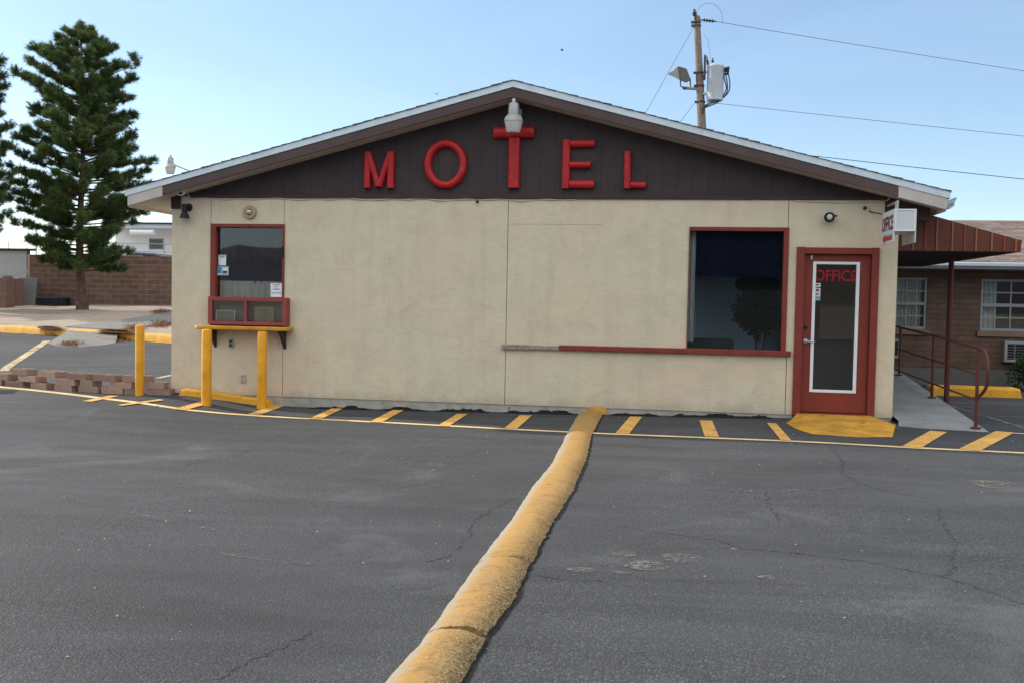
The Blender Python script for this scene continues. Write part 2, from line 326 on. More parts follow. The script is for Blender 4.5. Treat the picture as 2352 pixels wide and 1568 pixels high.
# ------------------------------------------------------------------ mesh helpers
class MB:
    def __init__(s): s.v = []; s.f = []
    def add(s, vs, fs):
        o = len(s.v); s.v += [tuple(v) for v in vs]; s.f += [tuple(i + o for i in f) for f in fs]; return s
    def box(s, x0, x1, y0, y1, z0, z1):
        return s.add([(x0, y0, z0), (x1, y0, z0), (x1, y1, z0), (x0, y1, z0), (x0, y0, z1), (x1, y0, z1), (x1, y1, z1), (x0, y1, z1)],
                     [(0, 3, 2, 1), (4, 5, 6, 7), (0, 1, 5, 4), (1, 2, 6, 5), (2, 3, 7, 6), (3, 0, 4, 7)])
    def obox(s, c, ax, ay, az):      # centre and three half-axis vectors
        c, ax, ay, az = map(Vector, (c, ax, ay, az)); vs = []
        for k_ in (-1, 1):
            for i, j in ((-1, -1), (1, -1), (1, 1), (-1, 1)): vs.append(c + ax * i + ay * j + az * k_)
        return s.add(vs, [(0, 3, 2, 1), (4, 5, 6, 7), (0, 1, 5, 4), (1, 2, 6, 5), (2, 3, 7, 6), (3, 0, 4, 7)])
    def prism(s, poly, y0, y1):      # polygon of (x, z), extruded along y
        n = len(poly)
        vs = [(x, y0, z) for x, z in poly] + [(x, y1, z) for x, z in poly]
        a = sum(poly[i][0] * poly[(i + 1) % n][1] - poly[(i + 1) % n][0] * poly[i][1] for i in range(n))
        fs = [tuple(range(n)), tuple(range(2 * n - 1, n - 1, -1))] + [((i + 1) % n, i, i + n, (i + 1) % n + n) for i in range(n)]
        if a < 0: fs = [f[::-1] for f in fs]
        return s.add(vs, fs)
    def slab(s, pts, h):             # plan polygon of 3d points (ccw), given thickness downwards
        n = len(pts); pts = [Vector(p) for p in pts]
        vs = pts + [p - Vector((0, 0, h)) for p in pts]
        return s.add(vs, [tuple(range(n)), tuple(range(2 * n - 1, n - 1, -1))] + [(i, i + n, (i + 1) % n + n, (i + 1) % n) for i in range(n)])
    def tube(s, pts, r, n=10, cap=True, flat=None):
        pts = [Vector(p) for p in pts]; rs = r if isinstance(r, (list, tuple)) else [r] * len(pts)
        o = len(s.v); prev = None
        for i, p in enumerate(pts):
            if i == 0: d = pts[1] - p
            elif i == len(pts) - 1: d = p - pts[i - 1]
            else: d = (pts[i + 1] - p).normalized() + (p - pts[i - 1]).normalized()
            d.normalize()
            if prev is None:
                a = Vector((0, 0, 1)) if abs(d.z) < .9 else Vector((1, 0, 0)); a = (a - d * a.dot(d)).normalized()
            else: a = (prev - d * prev.dot(d)).normalized()
            prev = a; b = d.cross(a)
            for j in range(n):
                t = 2 * pi * j / n; s.v.append(tuple(p + a * (cos(t) * rs[i]) + b * (sin(t) * rs[i])))
        for i in range(len(pts) - 1):
            for j in range(n):
                s.f.append((o + i * n + j, o + i * n + (j + 1) % n, o + (i + 1) * n + (j + 1) % n, o + (i + 1) * n + j))
        if cap:
            s.f.append(tuple(o + j for j in range(n))[::-1]); s.f.append(tuple(o + (len(pts) - 1) * n + j for j in range(n)))
        return s
    def lathe(s, prof, c, n=24, axis=None):   # profile of (r, h) about an axis through c
        c = Vector(c); az = Vector(axis).normalized() if axis else Vector((0, 0, 1))
        ax = az.orthogonal().normalized(); ay = az.cross(ax); o = len(s.v)
        for r, h in prof:
            for j in range(n):
                t = 2 * pi * j / n; s.v.append(tuple(c + ax * (r * cos(t)) + ay * (r * sin(t)) + az * h))
        for i in range(len(prof) - 1):
            for j in range(n):
                s.f.append((o + i * n + j, o + i * n + (j + 1) % n, o + (i + 1) * n + (j + 1) % n, o + (i + 1) * n + j))
        s.f.append(tuple(o + j for j in range(n))[::-1]); s.f.append(tuple(o + (len(prof) - 1) * n + j for j in range(n)))
        return s
    def build(s, name, m_, parent=None, org=None, smooth=False, bevel=0, seg=2):
        me = bpy.data.meshes.new(name)
        org = Vector(org) if org is not None else Vector((0, 0, 0))
        off = org + (wloc(parent) if parent else Vector((0, 0, 0)))
        me.from_pydata([tuple(Vector(v) - off) for v in s.v], [], s.f); me.update()
        bm = bmesh.new(); bm.from_mesh(me); bmesh.ops.recalc_face_normals(bm, faces=bm.faces); bm.to_mesh(me); bm.free()
        o = bpy.data.objects.new(name, me); COL.objects.link(o); me.materials.append(m_)
        if parent: o.parent = parent
        o.location = org
        if smooth:
            me.polygons.foreach_set('use_smooth', [True] * len(me.polygons))
            mod = o.modifiers.new('smooth by angle', 'EDGE_SPLIT'); mod.split_angle = radians(40)
        if bevel:
            b = o.modifiers.new('edge', 'BEVEL'); b.width = bevel; b.segments = seg; b.limit_method = 'ANGLE'; b.angle_limit = radians(40)
        return o
def wloc(o):
    v = Vector((0, 0, 0))
    while o is not None: v += o.location; o = o.parent
    return v
def tag(o, label, cat, group=None, kind=None):
    o['label'] = label; o['category'] = cat
    if group: o['group'] = group
    if kind: o['kind'] = kind
    return o
def struct(o, label=None):
    o['kind'] = 'structure'
    if label: o['label'] = label
    return o
def thing(name, label, cat, loc=(0, 0, 0), group=None):
    o = bpy.data.objects.new(name, None); COL.objects.link(o); o.location = loc; o.empty_display_size = .2
    return tag(o, label, cat, group)
def copy_tree(o, parent=None):
    c = o.copy(); COL.objects.link(c)
    if parent: c.parent = parent
    for ch in list(o.children): copy_tree(ch, c)
    return c
def text_mb(body, h, depth, font_w=1.0, spacing=1.0, bold=0.0):
    cu = bpy.data.curves.new('lettering', 'FONT'); cu.body = body; cu.size = 1; cu.extrude = 0; cu.offset = bold
    cu.align_x = 'CENTER'; cu.align_y = 'CENTER'; cu.space_character = spacing
    o = bpy.data.objects.new('lettering', cu); COL.objects.link(o); bpy.context.view_layer.update()
    dg = bpy.context.evaluated_depsgraph_get(); me = o.evaluated_get(dg).to_mesh()
    vs = [v.co.copy() for v in me.vertices]; fs = [tuple(p.vertices) for p in me.polygons]
    o.evaluated_get(dg).to_mesh_clear(); bpy.data.objects.remove(o); bpy.data.curves.remove(cu)
    x0 = min(v.x for v in vs); x1 = max(v.x for v in vs); y0 = min(v.y for v in vs); y1 = max(v.y for v in vs)
    sc_ = h / (y1 - y0)
    return [((v.x - (x0 + x1) / 2) * sc_, (v.y - (y0 + y1) / 2) * sc_) for v in vs], fs, (x1 - x0) * sc_
def text_add(mb, body, c, ux, uz, h, width=None, bold=0.0, spacing=1.0):
    c, ux, uz = Vector(c), Vector(ux), Vector(uz)
    vs, fs, w = text_mb(body, h, 0, bold=bold, spacing=spacing)
    kx = width / w if width else 1.0
    mb.add([c + ux * (x * kx) + uz * z for x, z in vs], fs)
def grid_mesh(name, xs, ys, fz, m_, smooth=True):
    nx, ny = len(xs), len(ys); vs = [(x, y, fz(x, y)) for y in ys for x in xs]
    fs = [(j * nx + i, j * nx + i + 1, (j + 1) * nx + i + 1, (j + 1) * nx + i) for j in range(ny - 1) for i in range(nx - 1)]
    me = bpy.data.meshes.new(name); me.from_pydata(vs, [], fs); me.materials.append(m_)
    if smooth: me.polygons.foreach_set('use_smooth', [True] * len(fs))
    o = bpy.data.objects.new(name, me); COL.objects.link(o); return o
def raw(name, V, Fc, m_, parent=None):
    me = bpy.data.meshes.new(name); nv = len(V); nf = len(Fc); kk = Fc.shape[1]
    me.vertices.add(nv); me.vertices.foreach_set('co', V.astype(np.float32).ravel())
    me.loops.add(nf * kk); me.loops.foreach_set('vertex_index', Fc.astype(np.int32).ravel())
    me.polygons.add(nf); me.polygons.foreach_set('loop_start', np.arange(0, nf * kk, kk, dtype=np.int32))
    me.update(calc_edges=True); me.validate(); me.materials.append(m_)
    o = bpy.data.objects.new(name, me); COL.objects.link(o)
    if parent: o.parent = parent
    return o
SUN_E, SKY_S, SKY_AIR, SKY_DUST, EXPO = 4.0, .15, 1.0, .9, .28
# ------------------------------------------------------------------ ground, asphalt, sand, markings
g = MB().add([(-900, -900, -.7), (900, -900, -.7), (900, 900, -.7), (-900, 900, -.7)], [(0, 1, 2, 3)])
struct(g.build('ground', M['ground']))
xs = list(np.arange(-44, 44.1, .55)); ys = list(np.arange(-46, 40.1, .55))
lot = struct(grid_mesh('parking_lot', xs, ys, lambda x, y: asph(x, y), M['asphalt']))
def sandz(x, y):
    s = kdist(x, y); return .5 + .042 * min(s, 12) + .03 * sin(x * 1.7 + y * .6) * sin(y * 1.3 - x * .4) * clamp(s - .4)
ss = [.12] + list(np.arange(.5, 45, .7)); us = list(np.arange(-45, 26, .7))
vs = []; fs = []
for j, s in enumerate(ss):
    for i, u in enumerate(us):
        p = KA + KD * u + KN * s; x = min(p.x, -6.95); vs.append((x, p.y, sandz(x, p.y)))
nx = len(us)
fs = [(j * nx + i, j * nx + i + 1, (j + 1) * nx + i + 1, (j + 1) * nx + i) for j in range(len(ss) - 1) for i in range(nx - 1)]
sand = MB().add(vs, fs).build('sand', M['sand'], smooth=False)
sand.data.polygons.foreach_set('use_smooth', [True] * len(fs)); struct(sand)

# kerb: rounded yellow concrete along KA-KB
def kerb_sec(p):      # cross-section towards the lot
    b = p - KN * 0; z = asph(b.x, b.y) if b.x > -7 else .35
    return [b + Vector((0, 0, -.1)), b + Vector((0, 0, .10)) + KN * .01, b + KN * .03 + Vector((0, 0, .145)), b + KN * .09 + Vector((0, 0, .16)), b + KN * .17 + Vector((0, 0, .16)), b + KN * .18 + Vector((0, 0, -.1))]
kb = MB(); U0, U1 = -25.0, (KB - KA).length + .1; secs = []
N = 60
for i in range(N + 1):
    u = U0 + (U1 - U0) * i / N; p = KA + KD * u; p.z = .35 + .012 * sin(u * 2.1)
    if p.x > -6.99: p = p - KD * ((p.x + 6.99) / KD.x)
    secs.append(kerb_sec(p))
vs = [q for s in secs for q in s]; fs = []
for i in range(N):
    for j in range(5): fs.append((i * 6 + j, i * 6 + j + 1, (i + 1) * 6 + j + 1, (i + 1) * 6 + j))
kb.add(vs, fs); struct(kb.build('kerb', M['ykerb'], smooth=True))

# concrete walk across the sand and its flared ramp down to the lot
a, b_, c, d = PT(215, 757), PT(300, 742), PT(394, 723), PT(394, 746)
pw = [PT(150, 752), PT(250, 742), PT(330, 728), PT(396, 716), PT(396, 742), PT(330, 752), PT(275, 759)]
mbp = MB(); mbp.slab([p + Vector((0, 0, .03)) for p in [pw[0], pw[6], pw[5], pw[4], pw[3], pw[2], pw[1]]], .12)
struct(mbp.build('path', M['walk'], bevel=.01))
fl = [PT(110, 788), PT(124, 793), PT(150, 796), PT(190, 796), PT(232, 793), PT(266, 788)]
top = [KA + KD * t_ for t_ in ()]
def kpx(px):          # point of the kerb's top edge under pixel column px
    lo, hi = 0.0, (KB - KA).length
    t_ = px / 394.0; p = PZ(px, 762 + 25 * t_, .35); return Vector((p.x, p.y, 0))
t1, t2 = kpx(150), kpx(262)
fr = MB(); P = [Vector((p.x, p.y, asph(p.x, p.y) + .006)) for p in fl] + [Vector((t2.x, t2.y, .35 + .163)) + KN * .12, Vector((t1.x, t1.y, .35 + .163)) + KN * .12]
fr.slab(P, .10); struct(fr.build('pavement_ramp', M['walk'], bevel=.01))

def ribbon(px_list, w, dz, world=None):
    pts = world or [PT(*p) for p in px_list]; L, R = [], []; fine = [pts[0]]
    for a, b in zip(pts, pts[1:]):
        n = max(1, int((b - a).length / .4))
        fine += [a.lerp(b, i / n) for i in range(1, n + 1)]
    pts = fine
    for i, p in enumerate(pts):
        q0, q1 = pts[max(i - 1, 0)], pts[min(i + 1, len(pts) - 1)]
        d_ = (q1 - q0); d_.z = 0; d_.normalize(); n_ = Vector((-d_.y, d_.x, 0)) * (w / 2)
        for s_, A in ((1, L), (-1, R)):
            q = p + n_ * s_; q.z = terr(q.x, q.y) + dz; A.append(q)
    n = len(pts)
    return L + R, [(i, n + i, n + i + 1, i + 1) for i in range(n - 1)]
mb = MB(); mb.add(*ribbon([(-60, 880), (0, 888.5), (80, 896), (160, 905), (240, 915), (330, 926), (430, 941), (520, 949.5), (600, 955), (760, 963.5), (900, 970.5), (1150, 984), (1400, 996), (1800, 1012), (2100, 1028), (2352, 1040), (2500, 1047), (2900, 1069)], .105, .005))
mb.build('painted_line', M['yline'], lot)
stripes = [((200, 922), (262, 909), .2), ((275, 931), (372, 918), .15), ((410, 941), (470, 925), .2), ((583, 952), (645, 930), .2),
           ((722, 963), (786, 933), .2), ((862, 970), (922, 938), .2), ((1017, 979), (1062, 951), .18), ((1172, 985), (1208, 954), .2),
           ((1429, 996), (1461, 957), .2), ((1635, 1003), (1621, 966), .2), ((1806, 1012), (1772, 972), .14), ((2094, 1027), (2156, 991), .24), ((2226, 1034), (2308, 992), .26)]
for A, B, w in stripes:
    mb = MB(); mb.add(*ribbon(None, w * .78, .009, [PT(*A), PT(*B)])); mb.build('painted_stripe', M['ystripe'], lot)
mb = MB(); mb.add(*ribbon([(8, 852), (20, 841), (108, 783)], .16, .005)); mb.build('painted_line', M['wline'], lot)
mb = MB(); mb.add(*ribbon([(362, 868), (396, 861)], .12, .005)); mb.build('painted_line', M['wline'], lot)
for a in ([(2308, 993), (2420, 1000)], [(2185, 932), (2360, 985)], [(2210, 952), (2360, 958)], [(2190, 932), (2250, 936)], [(2270, 970), (2400, 980)]):
    mb = MB(); mb.add(*ribbon(a, .07, .005)); mb.build('painted_line', M['gline'] if a[0][0] != 2308 else M['yline'], lot)

# cracks, old sealed seams and pale spots in the asphalt
def crack(pxs, w, m_, jit=.012, dz=.003, sub=14):
    pts = [PT(*p) for p in pxs]; out = [pts[0]]
    for a, b in zip(pts, pts[1:]):
        for i in range(1, sub + 1):
            q = a.lerp(b, i / sub); q.x += rng.normal(0, jit); q.y += rng.normal(0, jit); out.append(q)
    L, R = [], []
    for i, p in enumerate(out):
        q0, q1 = out[max(i - 1, 0)], out[min(i + 1, len(out) - 1)]; d_ = q1 - q0; d_.z = 0; d_.normalize()
        n_ = Vector((-d_.y, d_.x, 0)) * (w / 2 * float(rng.uniform(.25, 1.4)))
        for s_, A in ((1, L), (-1, R)):
            q = p + n_ * s_; q.z = terr(q.x, q.y) + dz; A.append(q)
    n = len(out)
    MB().add(L + R, [(i, n + i, n + i + 1, i + 1) for i in range(n - 1)]).build('crack', m_, lot)
M['crack'] = mat('dark crack', C(58, 59, 62), .9, .2, 8, 0)
M['seal'] = m_paint('pale crack seam', C(108, 109, 110), .56)
Z5 = lambda *l: [(1400 + x / 2.47, 900 + y / 2.47) for x, y in l]
Z4 = lambda *l: [(850 + x / 2.348, 900 + y / 2.348) for x, y in l]
Z6 = lambda *l: [(x / 2.348, 900 + y / 2.348) for x, y in l]
for c in (Z5((1235, 300), (1320, 380), (1310, 455), (1410, 515), (1560, 560), (1800, 600)), Z5((890, 565), (905, 640), (960, 740)),
          Z5((620, 840), (760, 890), (960, 905), (1200, 930), (1480, 965), (1700, 1010), (1900, 1050), (2150, 1130), (2400, 1225)),
          Z5((1855, 650), (1880, 740), (1970, 840), (1945, 930), (1940, 1010), (1890, 1050)), Z5((40, 760), (300, 800), (620, 840)),
          Z4((320, 915), (430, 880), (540, 770), (560, 690), (770, 570)), Z4((880, 985), (1060, 1010), (1290, 1022)),
          Z6((1140, 1550), (1400, 1430), (1560, 1360), (1690, 1290)), Z6((200, 175), (310, 160), (450, 120), (600, 85)), Z6((930, 410), (1100, 372), (1290, 335), (1500, 235), (1750, 190))):
    crack(c, .0075, M['crack'])
for c in (Z5((690, 562), (900, 566), (1050, 555), (1250, 550), (1400, 522)), Z6((290, 540), (420, 590), (640, 642), (960, 705), (1160, 745)), Z6((1190, 870), (1400, 905), (1700, 930))):
    crack(c, .05, M['seal'], .01)
M['spot'] = m_paint('pale stain', C(116, 115, 111), .55)
for px, py, r in ((1565, 1282, .12), (1486, 1299, .12), (1437, 1272, .07), (1330, 1309, .06), (1427, 1316, .05), (1764, 1326, .05), (1823, 1338, .05), (1700, 1172, .05), (2280, 1112, .22), (1350, 1309, .05)):
    p = PT(px, py); n = 22
    MB().add([(p.x + r * cos(t) * (1 + .15 * sin(3 * t + px)), p.y + r * .9 * sin(t), asph(p.x, p.y) + .004) for t in [2 * pi * i / n for i in range(n)]], [tuple(range(n))]).build('stain', M['spot'], lot)
# broken black tar along the foot of the front wall
def tar_run(x0, x1, seed):
    r = np.random.default_rng(seed); n = int((x1 - x0) / .035); vs = []; h0 = .03
    for i in range(n + 1):
        x = x0 + (x1 - x0) * i / n
        h0 = clamp(h0 + r.normal(0, .014), .0, .045); ee = min(1, i / 4, (n - i) / 4)
        zb = asph(x, -.1)
        vs += [(x, -.025 - abs(r.normal(0, .012)), zb + h0 * ee), (x, -.07, zb + .02 * ee), (x, -.13 - .05 * r.random(), zb + .003)]
    fs = []
    for i in range(n): fs += [(3 * i, 3 * i + 1, 3 * i + 4, 3 * i + 3), (3 * i + 1, 3 * i + 2, 3 * i + 5, 3 * i + 4)]
    MB().add(vs, fs).build('tar_seam', M['tar'], lot)
for i, (a, b) in enumerate(((-4.9, -4.0), (-3.9, -3.2), (-3.1, -2.35), (-2.2, -1.15), (-.75, -.1), (.05, 1.35))): tar_run(a, b, 40 + i)

# loose gravel and litter on the lot (too small and many to count)
V = []; Fc = []
for i in range(260):
    if i < 40: p = PT(rng.uniform(0, 2352), rng.uniform(1010, 1560))
    else: p = Vector((rng.uniform(-9, 5), rng.uniform(-11, -.3), 0)); p.z = asph(p.x, p.y)
    r = .0035 + .006 * rng.random() ** 3 + (.004 if i < 8 else 0); o = len(V)
    V += [(p.x + r, p.y, p.z + r * .4), (p.x - r * .7, p.y + r * .8, p.z + r * .3), (p.x - r * .6, p.y - r * .8, p.z + r * .5), (p.x, p.y, p.z + r * 1.3), (p.x, p.y, p.z - .002)]
    Fc += [(o, o + 1, o + 3), (o + 1, o + 2, o + 3), (o + 2, o, o + 3)]
gr = raw('gravel', np.array(V), np.array(Fc), M['stone']); tag(gr, 'loose pale gravel scattered over the dark asphalt lot', 'gravel', kind='stuff')

# fallen pine needles
V = []; Fc = []
def litter(px0, px1, py0, py1, n):
    for i in range(n):
        px = (px0 + px1) / 2 + (px1 - px0) / 2 * max(-1.2, min(1.2, rng.normal(0, .5))); py = (py0 + py1) / 2 + (py1 - py0) / 2 * max(-1.2, min(1.2, rng.normal(0, .5)))
        p = PT(px, py); a = rng.uniform(0, 2 * pi); l = rng.uniform(.07, .18); w = .011; h = rng.uniform(.01, .09); o = len(V)
        d_ = Vector((cos(a), sin(a), 0)); q = Vector((-d_.y, d_.x, 0)) * w
        V.extend([tuple(p - d_ * l + q + Vector((0, 0, .006))), tuple(p - d_ * l - q + Vector((0, 0, .006))), tuple(p + d_ * l + Vector((0, 0, h)))]); Fc.append((o, o + 1, o + 2))
for a in ((140, 188, 786, 795, 500), (235, 300, 768, 784, 1500), (90, 140, 763, 770, 500), (285, 330, 748, 762, 700), (345, 394, 738, 754, 900), (350, 394, 712, 725, 700)): litter(*a)
pn = raw('fallen_needles', np.array(V), np.array(Fc), M['litter']); tag(pn, 'brown fallen pine needles drifted along the yellow kerb', 'needle litter', kind='stuff')

# desert hills beyond the road behind the photographer (they show in the left window)
vs = []; fs = []; n = 160
for i in range(n + 1):
    t = pi + pi * i / n; r = 620
    h = 38 + 5 * sin(i * .21) + 2.5 * sin(i * .87 + 1) + 1.6 * sin(i * 2.3)
    vs += [(r * cos(t), r * sin(t), -2), (r * 1.12 * cos(t), r * 1.12 * sin(t), h * .7), (r * 1.25 * cos(t), r * 1.25 * sin(t), h)]
for i in range(n): fs += [(3 * i, 3 * i + 3, 3 * i + 4, 3 * i + 1), (3 * i + 1, 3 * i + 4, 3 * i + 5, 3 * i + 2)]
struct(MB().add(vs, fs).build('hills', M['hills']))
# ------------------------------------------------------------------ the motel office
bld = thing('motel_building', 'tan stucco motel office with brown gable and red trimmed door and windows', 'building', (-2.09, 0, 0))
XL, XR, RX = -7.0, 2.83, -2.09
T = .14
w = MB()
def wb(x0, x1, z0, z1): w.box(x0, x1, 0, T, z0, z1)
TOP = 2.775; g_ = .004
wb(XL, -6.413 - g_, .96, TOP); wb(XL, -5.333 - g_, 0, .96); wb(-6.413 + g_, -5.333 - g_, 2.39, TOP)
wb(-5.333 + g_, -2.177 - g_, 0, TOP)
wb(-2.177 + g_, -.9, .80, 2.42 - .0015); wb(-2.177 + g_, -.9, 2.42 + .0015, TOP); wb(-.9, .225, .80, 2.40); wb(-.9, 1.473 - g_, 2.40, TOP); wb(-2.177 + g_, 1.503 - g_, 0, .80)
wb(1.503 + g_, 1.592, 0, .80); wb(1.485, 1.592, .80, 2.40); wb(1.473 + g_, 1.592, 2.40, TOP)
wb(1.592, 2.60, 2.15, TOP); wb(2.60, XR, 0, TOP)
w.box(XL, XL + T, T, 9, 0, TOP); w.box(XR - T, XR, T, 9, 0, TOP); w.box(XL, XR, 9, 9 + T, 0, TOP)
w.build('wall', M['stucco'], bld)
# dark lining seen in the panel joints
lj = MB()
for x, z0, z1 in ((-6.413, 2.40, 2.76), (-5.333, .97, 2.76), (-5.333, .01, .95), (-2.177, .01, 2.76), (1.473, 2.42, 2.76), (1.503, .01, .80)):
    MB().box(x - .03, x + .03, T + .002, T + .012, z0, z1).build('joint_backing', M['dark'], bld)
for x0, x1, y0, z1 in ((XL + .03, 1.60, .012, -.002), (2.60, XR - .01, .012, -.002), (1.60, 2.60, .03, .0)): MB().box(x0, x1, y0, .14, -.2, z1).build('foundation', M['foundation'], bld)

sp_ = [(-1.06, -.10), (-.80, -.10), (-.79, -.04), (-.81, .004), (-.86, .010), (-.90, .028), (-.94, .012), (-.99, .02), (-1.04, .004), (-1.08, -.04)]
MB().add([(x, -.002 if z > -.004 else .009, z) for x, z in sp_], [tuple(range(len(sp_)))]).build('paint_splash', M['ystripe'], bld)
# roof
EX0, EX1, EZ = -7.52, 3.345, 2.825; RZ = 4.254; YF, YB = -.35, 9.5
slopeL = (RZ - EZ) / (RX - EX0)
def zl(x): return EZ + (x - EX0) * slopeL if x <= RX else RZ - (x - RX) * (RZ - EZ) / (EX1 - RX)
rf = MB()
for s in (0, 1):
    xa, xb = (EX0 + .02, RX) if s == 0 else (RX, EX1 - .02)
    rf.prism([(xa, zl(xa) - .012), (xb, zl(xb) - .012), (xb, zl(xb) - .08), (xa, zl(xa) - .08)], YF + .02, YB)
roof = rf.build('roof', M['soffit'], bld)
sh = MB()       # shingle courses and the ragged tab ends along the rake
for s in (0, 1):
    xa, xb = (EX0 - .015, RX) if s == 0 else (RX, EX1 + .015)
    sh.prism([(xa, zl(max(min(xa, EX1), EX0)) + .006), (xb, zl(xb) + .006), (xb, zl(xb) - .010), (xa, zl(max(min(xa, EX1), EX0)) - .010)], YF + .03, YB)
    nn = int(abs(xb - xa) / .14)
    for i in range(nn):
        x0 = xa + (xb - xa) * i / nn; x1 = xa + (xb - xa) * (i + .97) / nn; l = .010 + .008 * random.random()
        lo, hi = (x0, x1)
        sh.prism([(lo, zl(clamp(lo, EX0, EX1)) + (l if s == 0 else l * .4)), (hi, zl(clamp(hi, EX0, EX1)) + (l * .4 if s == 0 else l)), (hi, zl(clamp(hi, EX0, EX1)) + .0), (lo, zl(clamp(lo, EX0, EX1)) + .0)], YF - .012 - .012 * random.random(), YF + .5)
sh.build('shingles', M['shingle'], roof)
dr = MB()
for s in (0, 1):
    xa, xb = (EX0, RX) if s == 0 else (RX, EX1)
    dr.prism([(xa, zl(xa)), (xb, zl(xb)), (xb, zl(xb) - .084), (xa, zl(xa) - .084)], YF, YF + .02)
    xx = EX0 if s == 0 else EX1
    dr.box(xx - .003, xx + .003, YF + .02, YB, EZ - .084, EZ)
dr.build('drip_edge', M['drip'], roof)
fa = MB(); so = MB()
for xa, xb, m_ in ((EX0 + .035, -6.968, MB()), (-6.968, RX, fa), (RX, 2.741, fa), (2.741, EX1 - .035, MB())):
    dy = .0 if m_ is fa else .003
    h = .125 if m_ is fa else .14
    m_.prism([(xa, zl(xa) - .086), (xb, zl(xb) - .086), (xb, zl(xb) - .086 - h), (xa, zl(xa) - .086 - h)], YF + .012 - dy, YF + .05)
    if m_ is not fa: m_.build('barge_board_tail', M['palewood'], roof, bevel=.003)
fa.build('barge_board', M['fascia'], roof, bevel=.003)
for xa, xb in ((EX0 + .06, RX), (RX, EX1 - .06)):      # boarded underside of the front overhang and the eaves
    so.prism([(xa, zl(xa) - .205), (xb, zl(xb) - .205), (xb, zl(xb) - .19), (xa, zl(xa) - .19)], YF + .05, .02)
for xa, xb in ((EX0 + .06, XL - .01), (XR + .01, EX1 - .06)):
    so.prism([(xa, zl(xa) - .205), (xb, zl(xb) - .205), (xb, zl(xb) - .19), (xa, zl(xa) - .19)], .02, YB)
so.build('soffit', M['palewood'], roof)
for xx in (EX0 + .03, EX1 - .06): MB().box(xx, xx + .03, YF + .05, YB, EZ - .235, EZ - .085).build('eave_board', M['palewood'], roof)
# gutter on the right eave, open end towards the camera
gt = MB(); prof = [(0, 0), (0, -.12), (.05, -.13), (.085, -.10), (.085, -.06), (.105, -.03), (.105, 0)]
for (a, b) in zip(prof, prof[1:]):
    dx, dz = b[0] - a[0], b[1] - a[1]; L_ = sqrt(dx * dx + dz * dz); n0, n1 = -dz / L_ * .003, dx / L_ * .003
    gt.prism([(EX1 - .02 + a[0] - n0, EZ - .06 + a[1] - n1), (EX1 - .02 + b[0] - n0, EZ - .06 + b[1] - n1), (EX1 - .02 + b[0] + n0, EZ - .06 + b[1] + n1), (EX1 - .02 + a[0] + n0, EZ - .06 + a[1] + n1)], YF + .06, YB)
gt.build('gutter', M['drip'], roof)
# gable boarding: vertical grooved boards
gb = MB(); x = -6.95
while x < 2.78:
    x1 = min(x + .2, 2.8)
    for a, b in ((x, x1),) if not (x < RX < x1) else ((x, RX), (RX, x1)):
        gb.prism([(a + (.0014 if a == x else 0), 2.79), (b - (.0014 if b == x1 else 0), 2.79), (b - (.0014 if b == x1 else 0), zl(b) - .19), (a + (.0014 if a == x else 0), zl(a) - .19)], .012, .04)
    x = x1
gb.build('gable_boarding', M['brown'], bld)
gk = MB().prism([(-6.95, 2.78), (2.8, 2.78), (2.8, zl(2.8) - .19), (RX, RZ - .19), (-6.95, zl(-6.95) - .19)], .019, .10); gk.build('gable_backing', M['brown'], bld)
tb = MB(); tb.box(-6.72, 2.66, -.025, .02, 2.755, 2.805); tb.build('trim_board', M['browntrim'], bld, bevel=.004)
cb = MB(); cb.box(-7.005, -6.865, -.03, .10, 2.60, 2.83); cb.build('beam_end', M['browntrim'], bld, bevel=.006)
cb = MB(); cb.box(2.655, 3.20, -.02, .16, 2.50, 2.775); cb.build('beam_end', M['browntrim'], bld, bevel=.006)

def frame(parent, x0, x1, z0, z1, l, r, t, b, y0, y1, m_, name='frame'):
    f = MB()
    if l: f.box(x0, x0 + l, y0, y1, z0, z1)
    if r: f.box(x1 - r, x1, y0, y1, z0, z1)
    if t: f.box(x0 + l, x1 - r, y0 + .002, y1, z1 - t, z1)
    if b: f.box(x0 + l, x1 - r, y0 + .002, y1, z0, z0 + b)
    return f.build(name, m_, parent, bevel=.004)
# pay window on the left
wl = frame(bld, -6.413, -5.32, 1.37, 2.395, .078, .03, .048, .0, -.02, .10, M['maroon'], 'window')
MB().box(-6.335, -5.35, .055, .061, 1.37, 2.347).build('pane', M['glass'], wl)
MB().box(-5.348, -5.322, -.034, -.021, 1.93, 2.09).box(-5.352, -5.336, -.045, -.034, 1.97, 2.05).build('latch', M['black'], wl)
# pass-through cabinet under it
b_ = MB(); X0, X1, Zb, Zt, Yf = -6.39, -5.235, .985, 1.372, -.13
b_.box(X0, X0 + .062, Yf, .10, Zb, Zt); b_.box(X1 - .062, X1, Yf, .10, Zb, Zt); b_.box(X0 + .062, X1 - .062, Yf + .002, .10, Zt - .055, Zt - .001); b_.box(X0 + .062, X1 - .062, Yf + .002, .10, Zb, Zb + .05)
b_.box(-5.855, -5.815, Yf + .003, .10, Zb + .05, Zt - .055)
px = b_.build('pass_through_box', M['maroonlt'], bld, bevel=.005)
MB().box(X0 + .062, X1 - .062, .09, .10, Zb + .05, Zt - .055).build('cabinet_back', M['roomdark'], px)
MB().box(X0 + .062, -5.855, Yf + .03, Yf + .034, Zb + .05, Zt - .055).build('pane', M['glassdull'], px)
MB().box(-5.815, X1 - .062, Yf + .03, Yf + .034, Zb + .05, Zt - .055).build('pane', M['glassdull'], px)
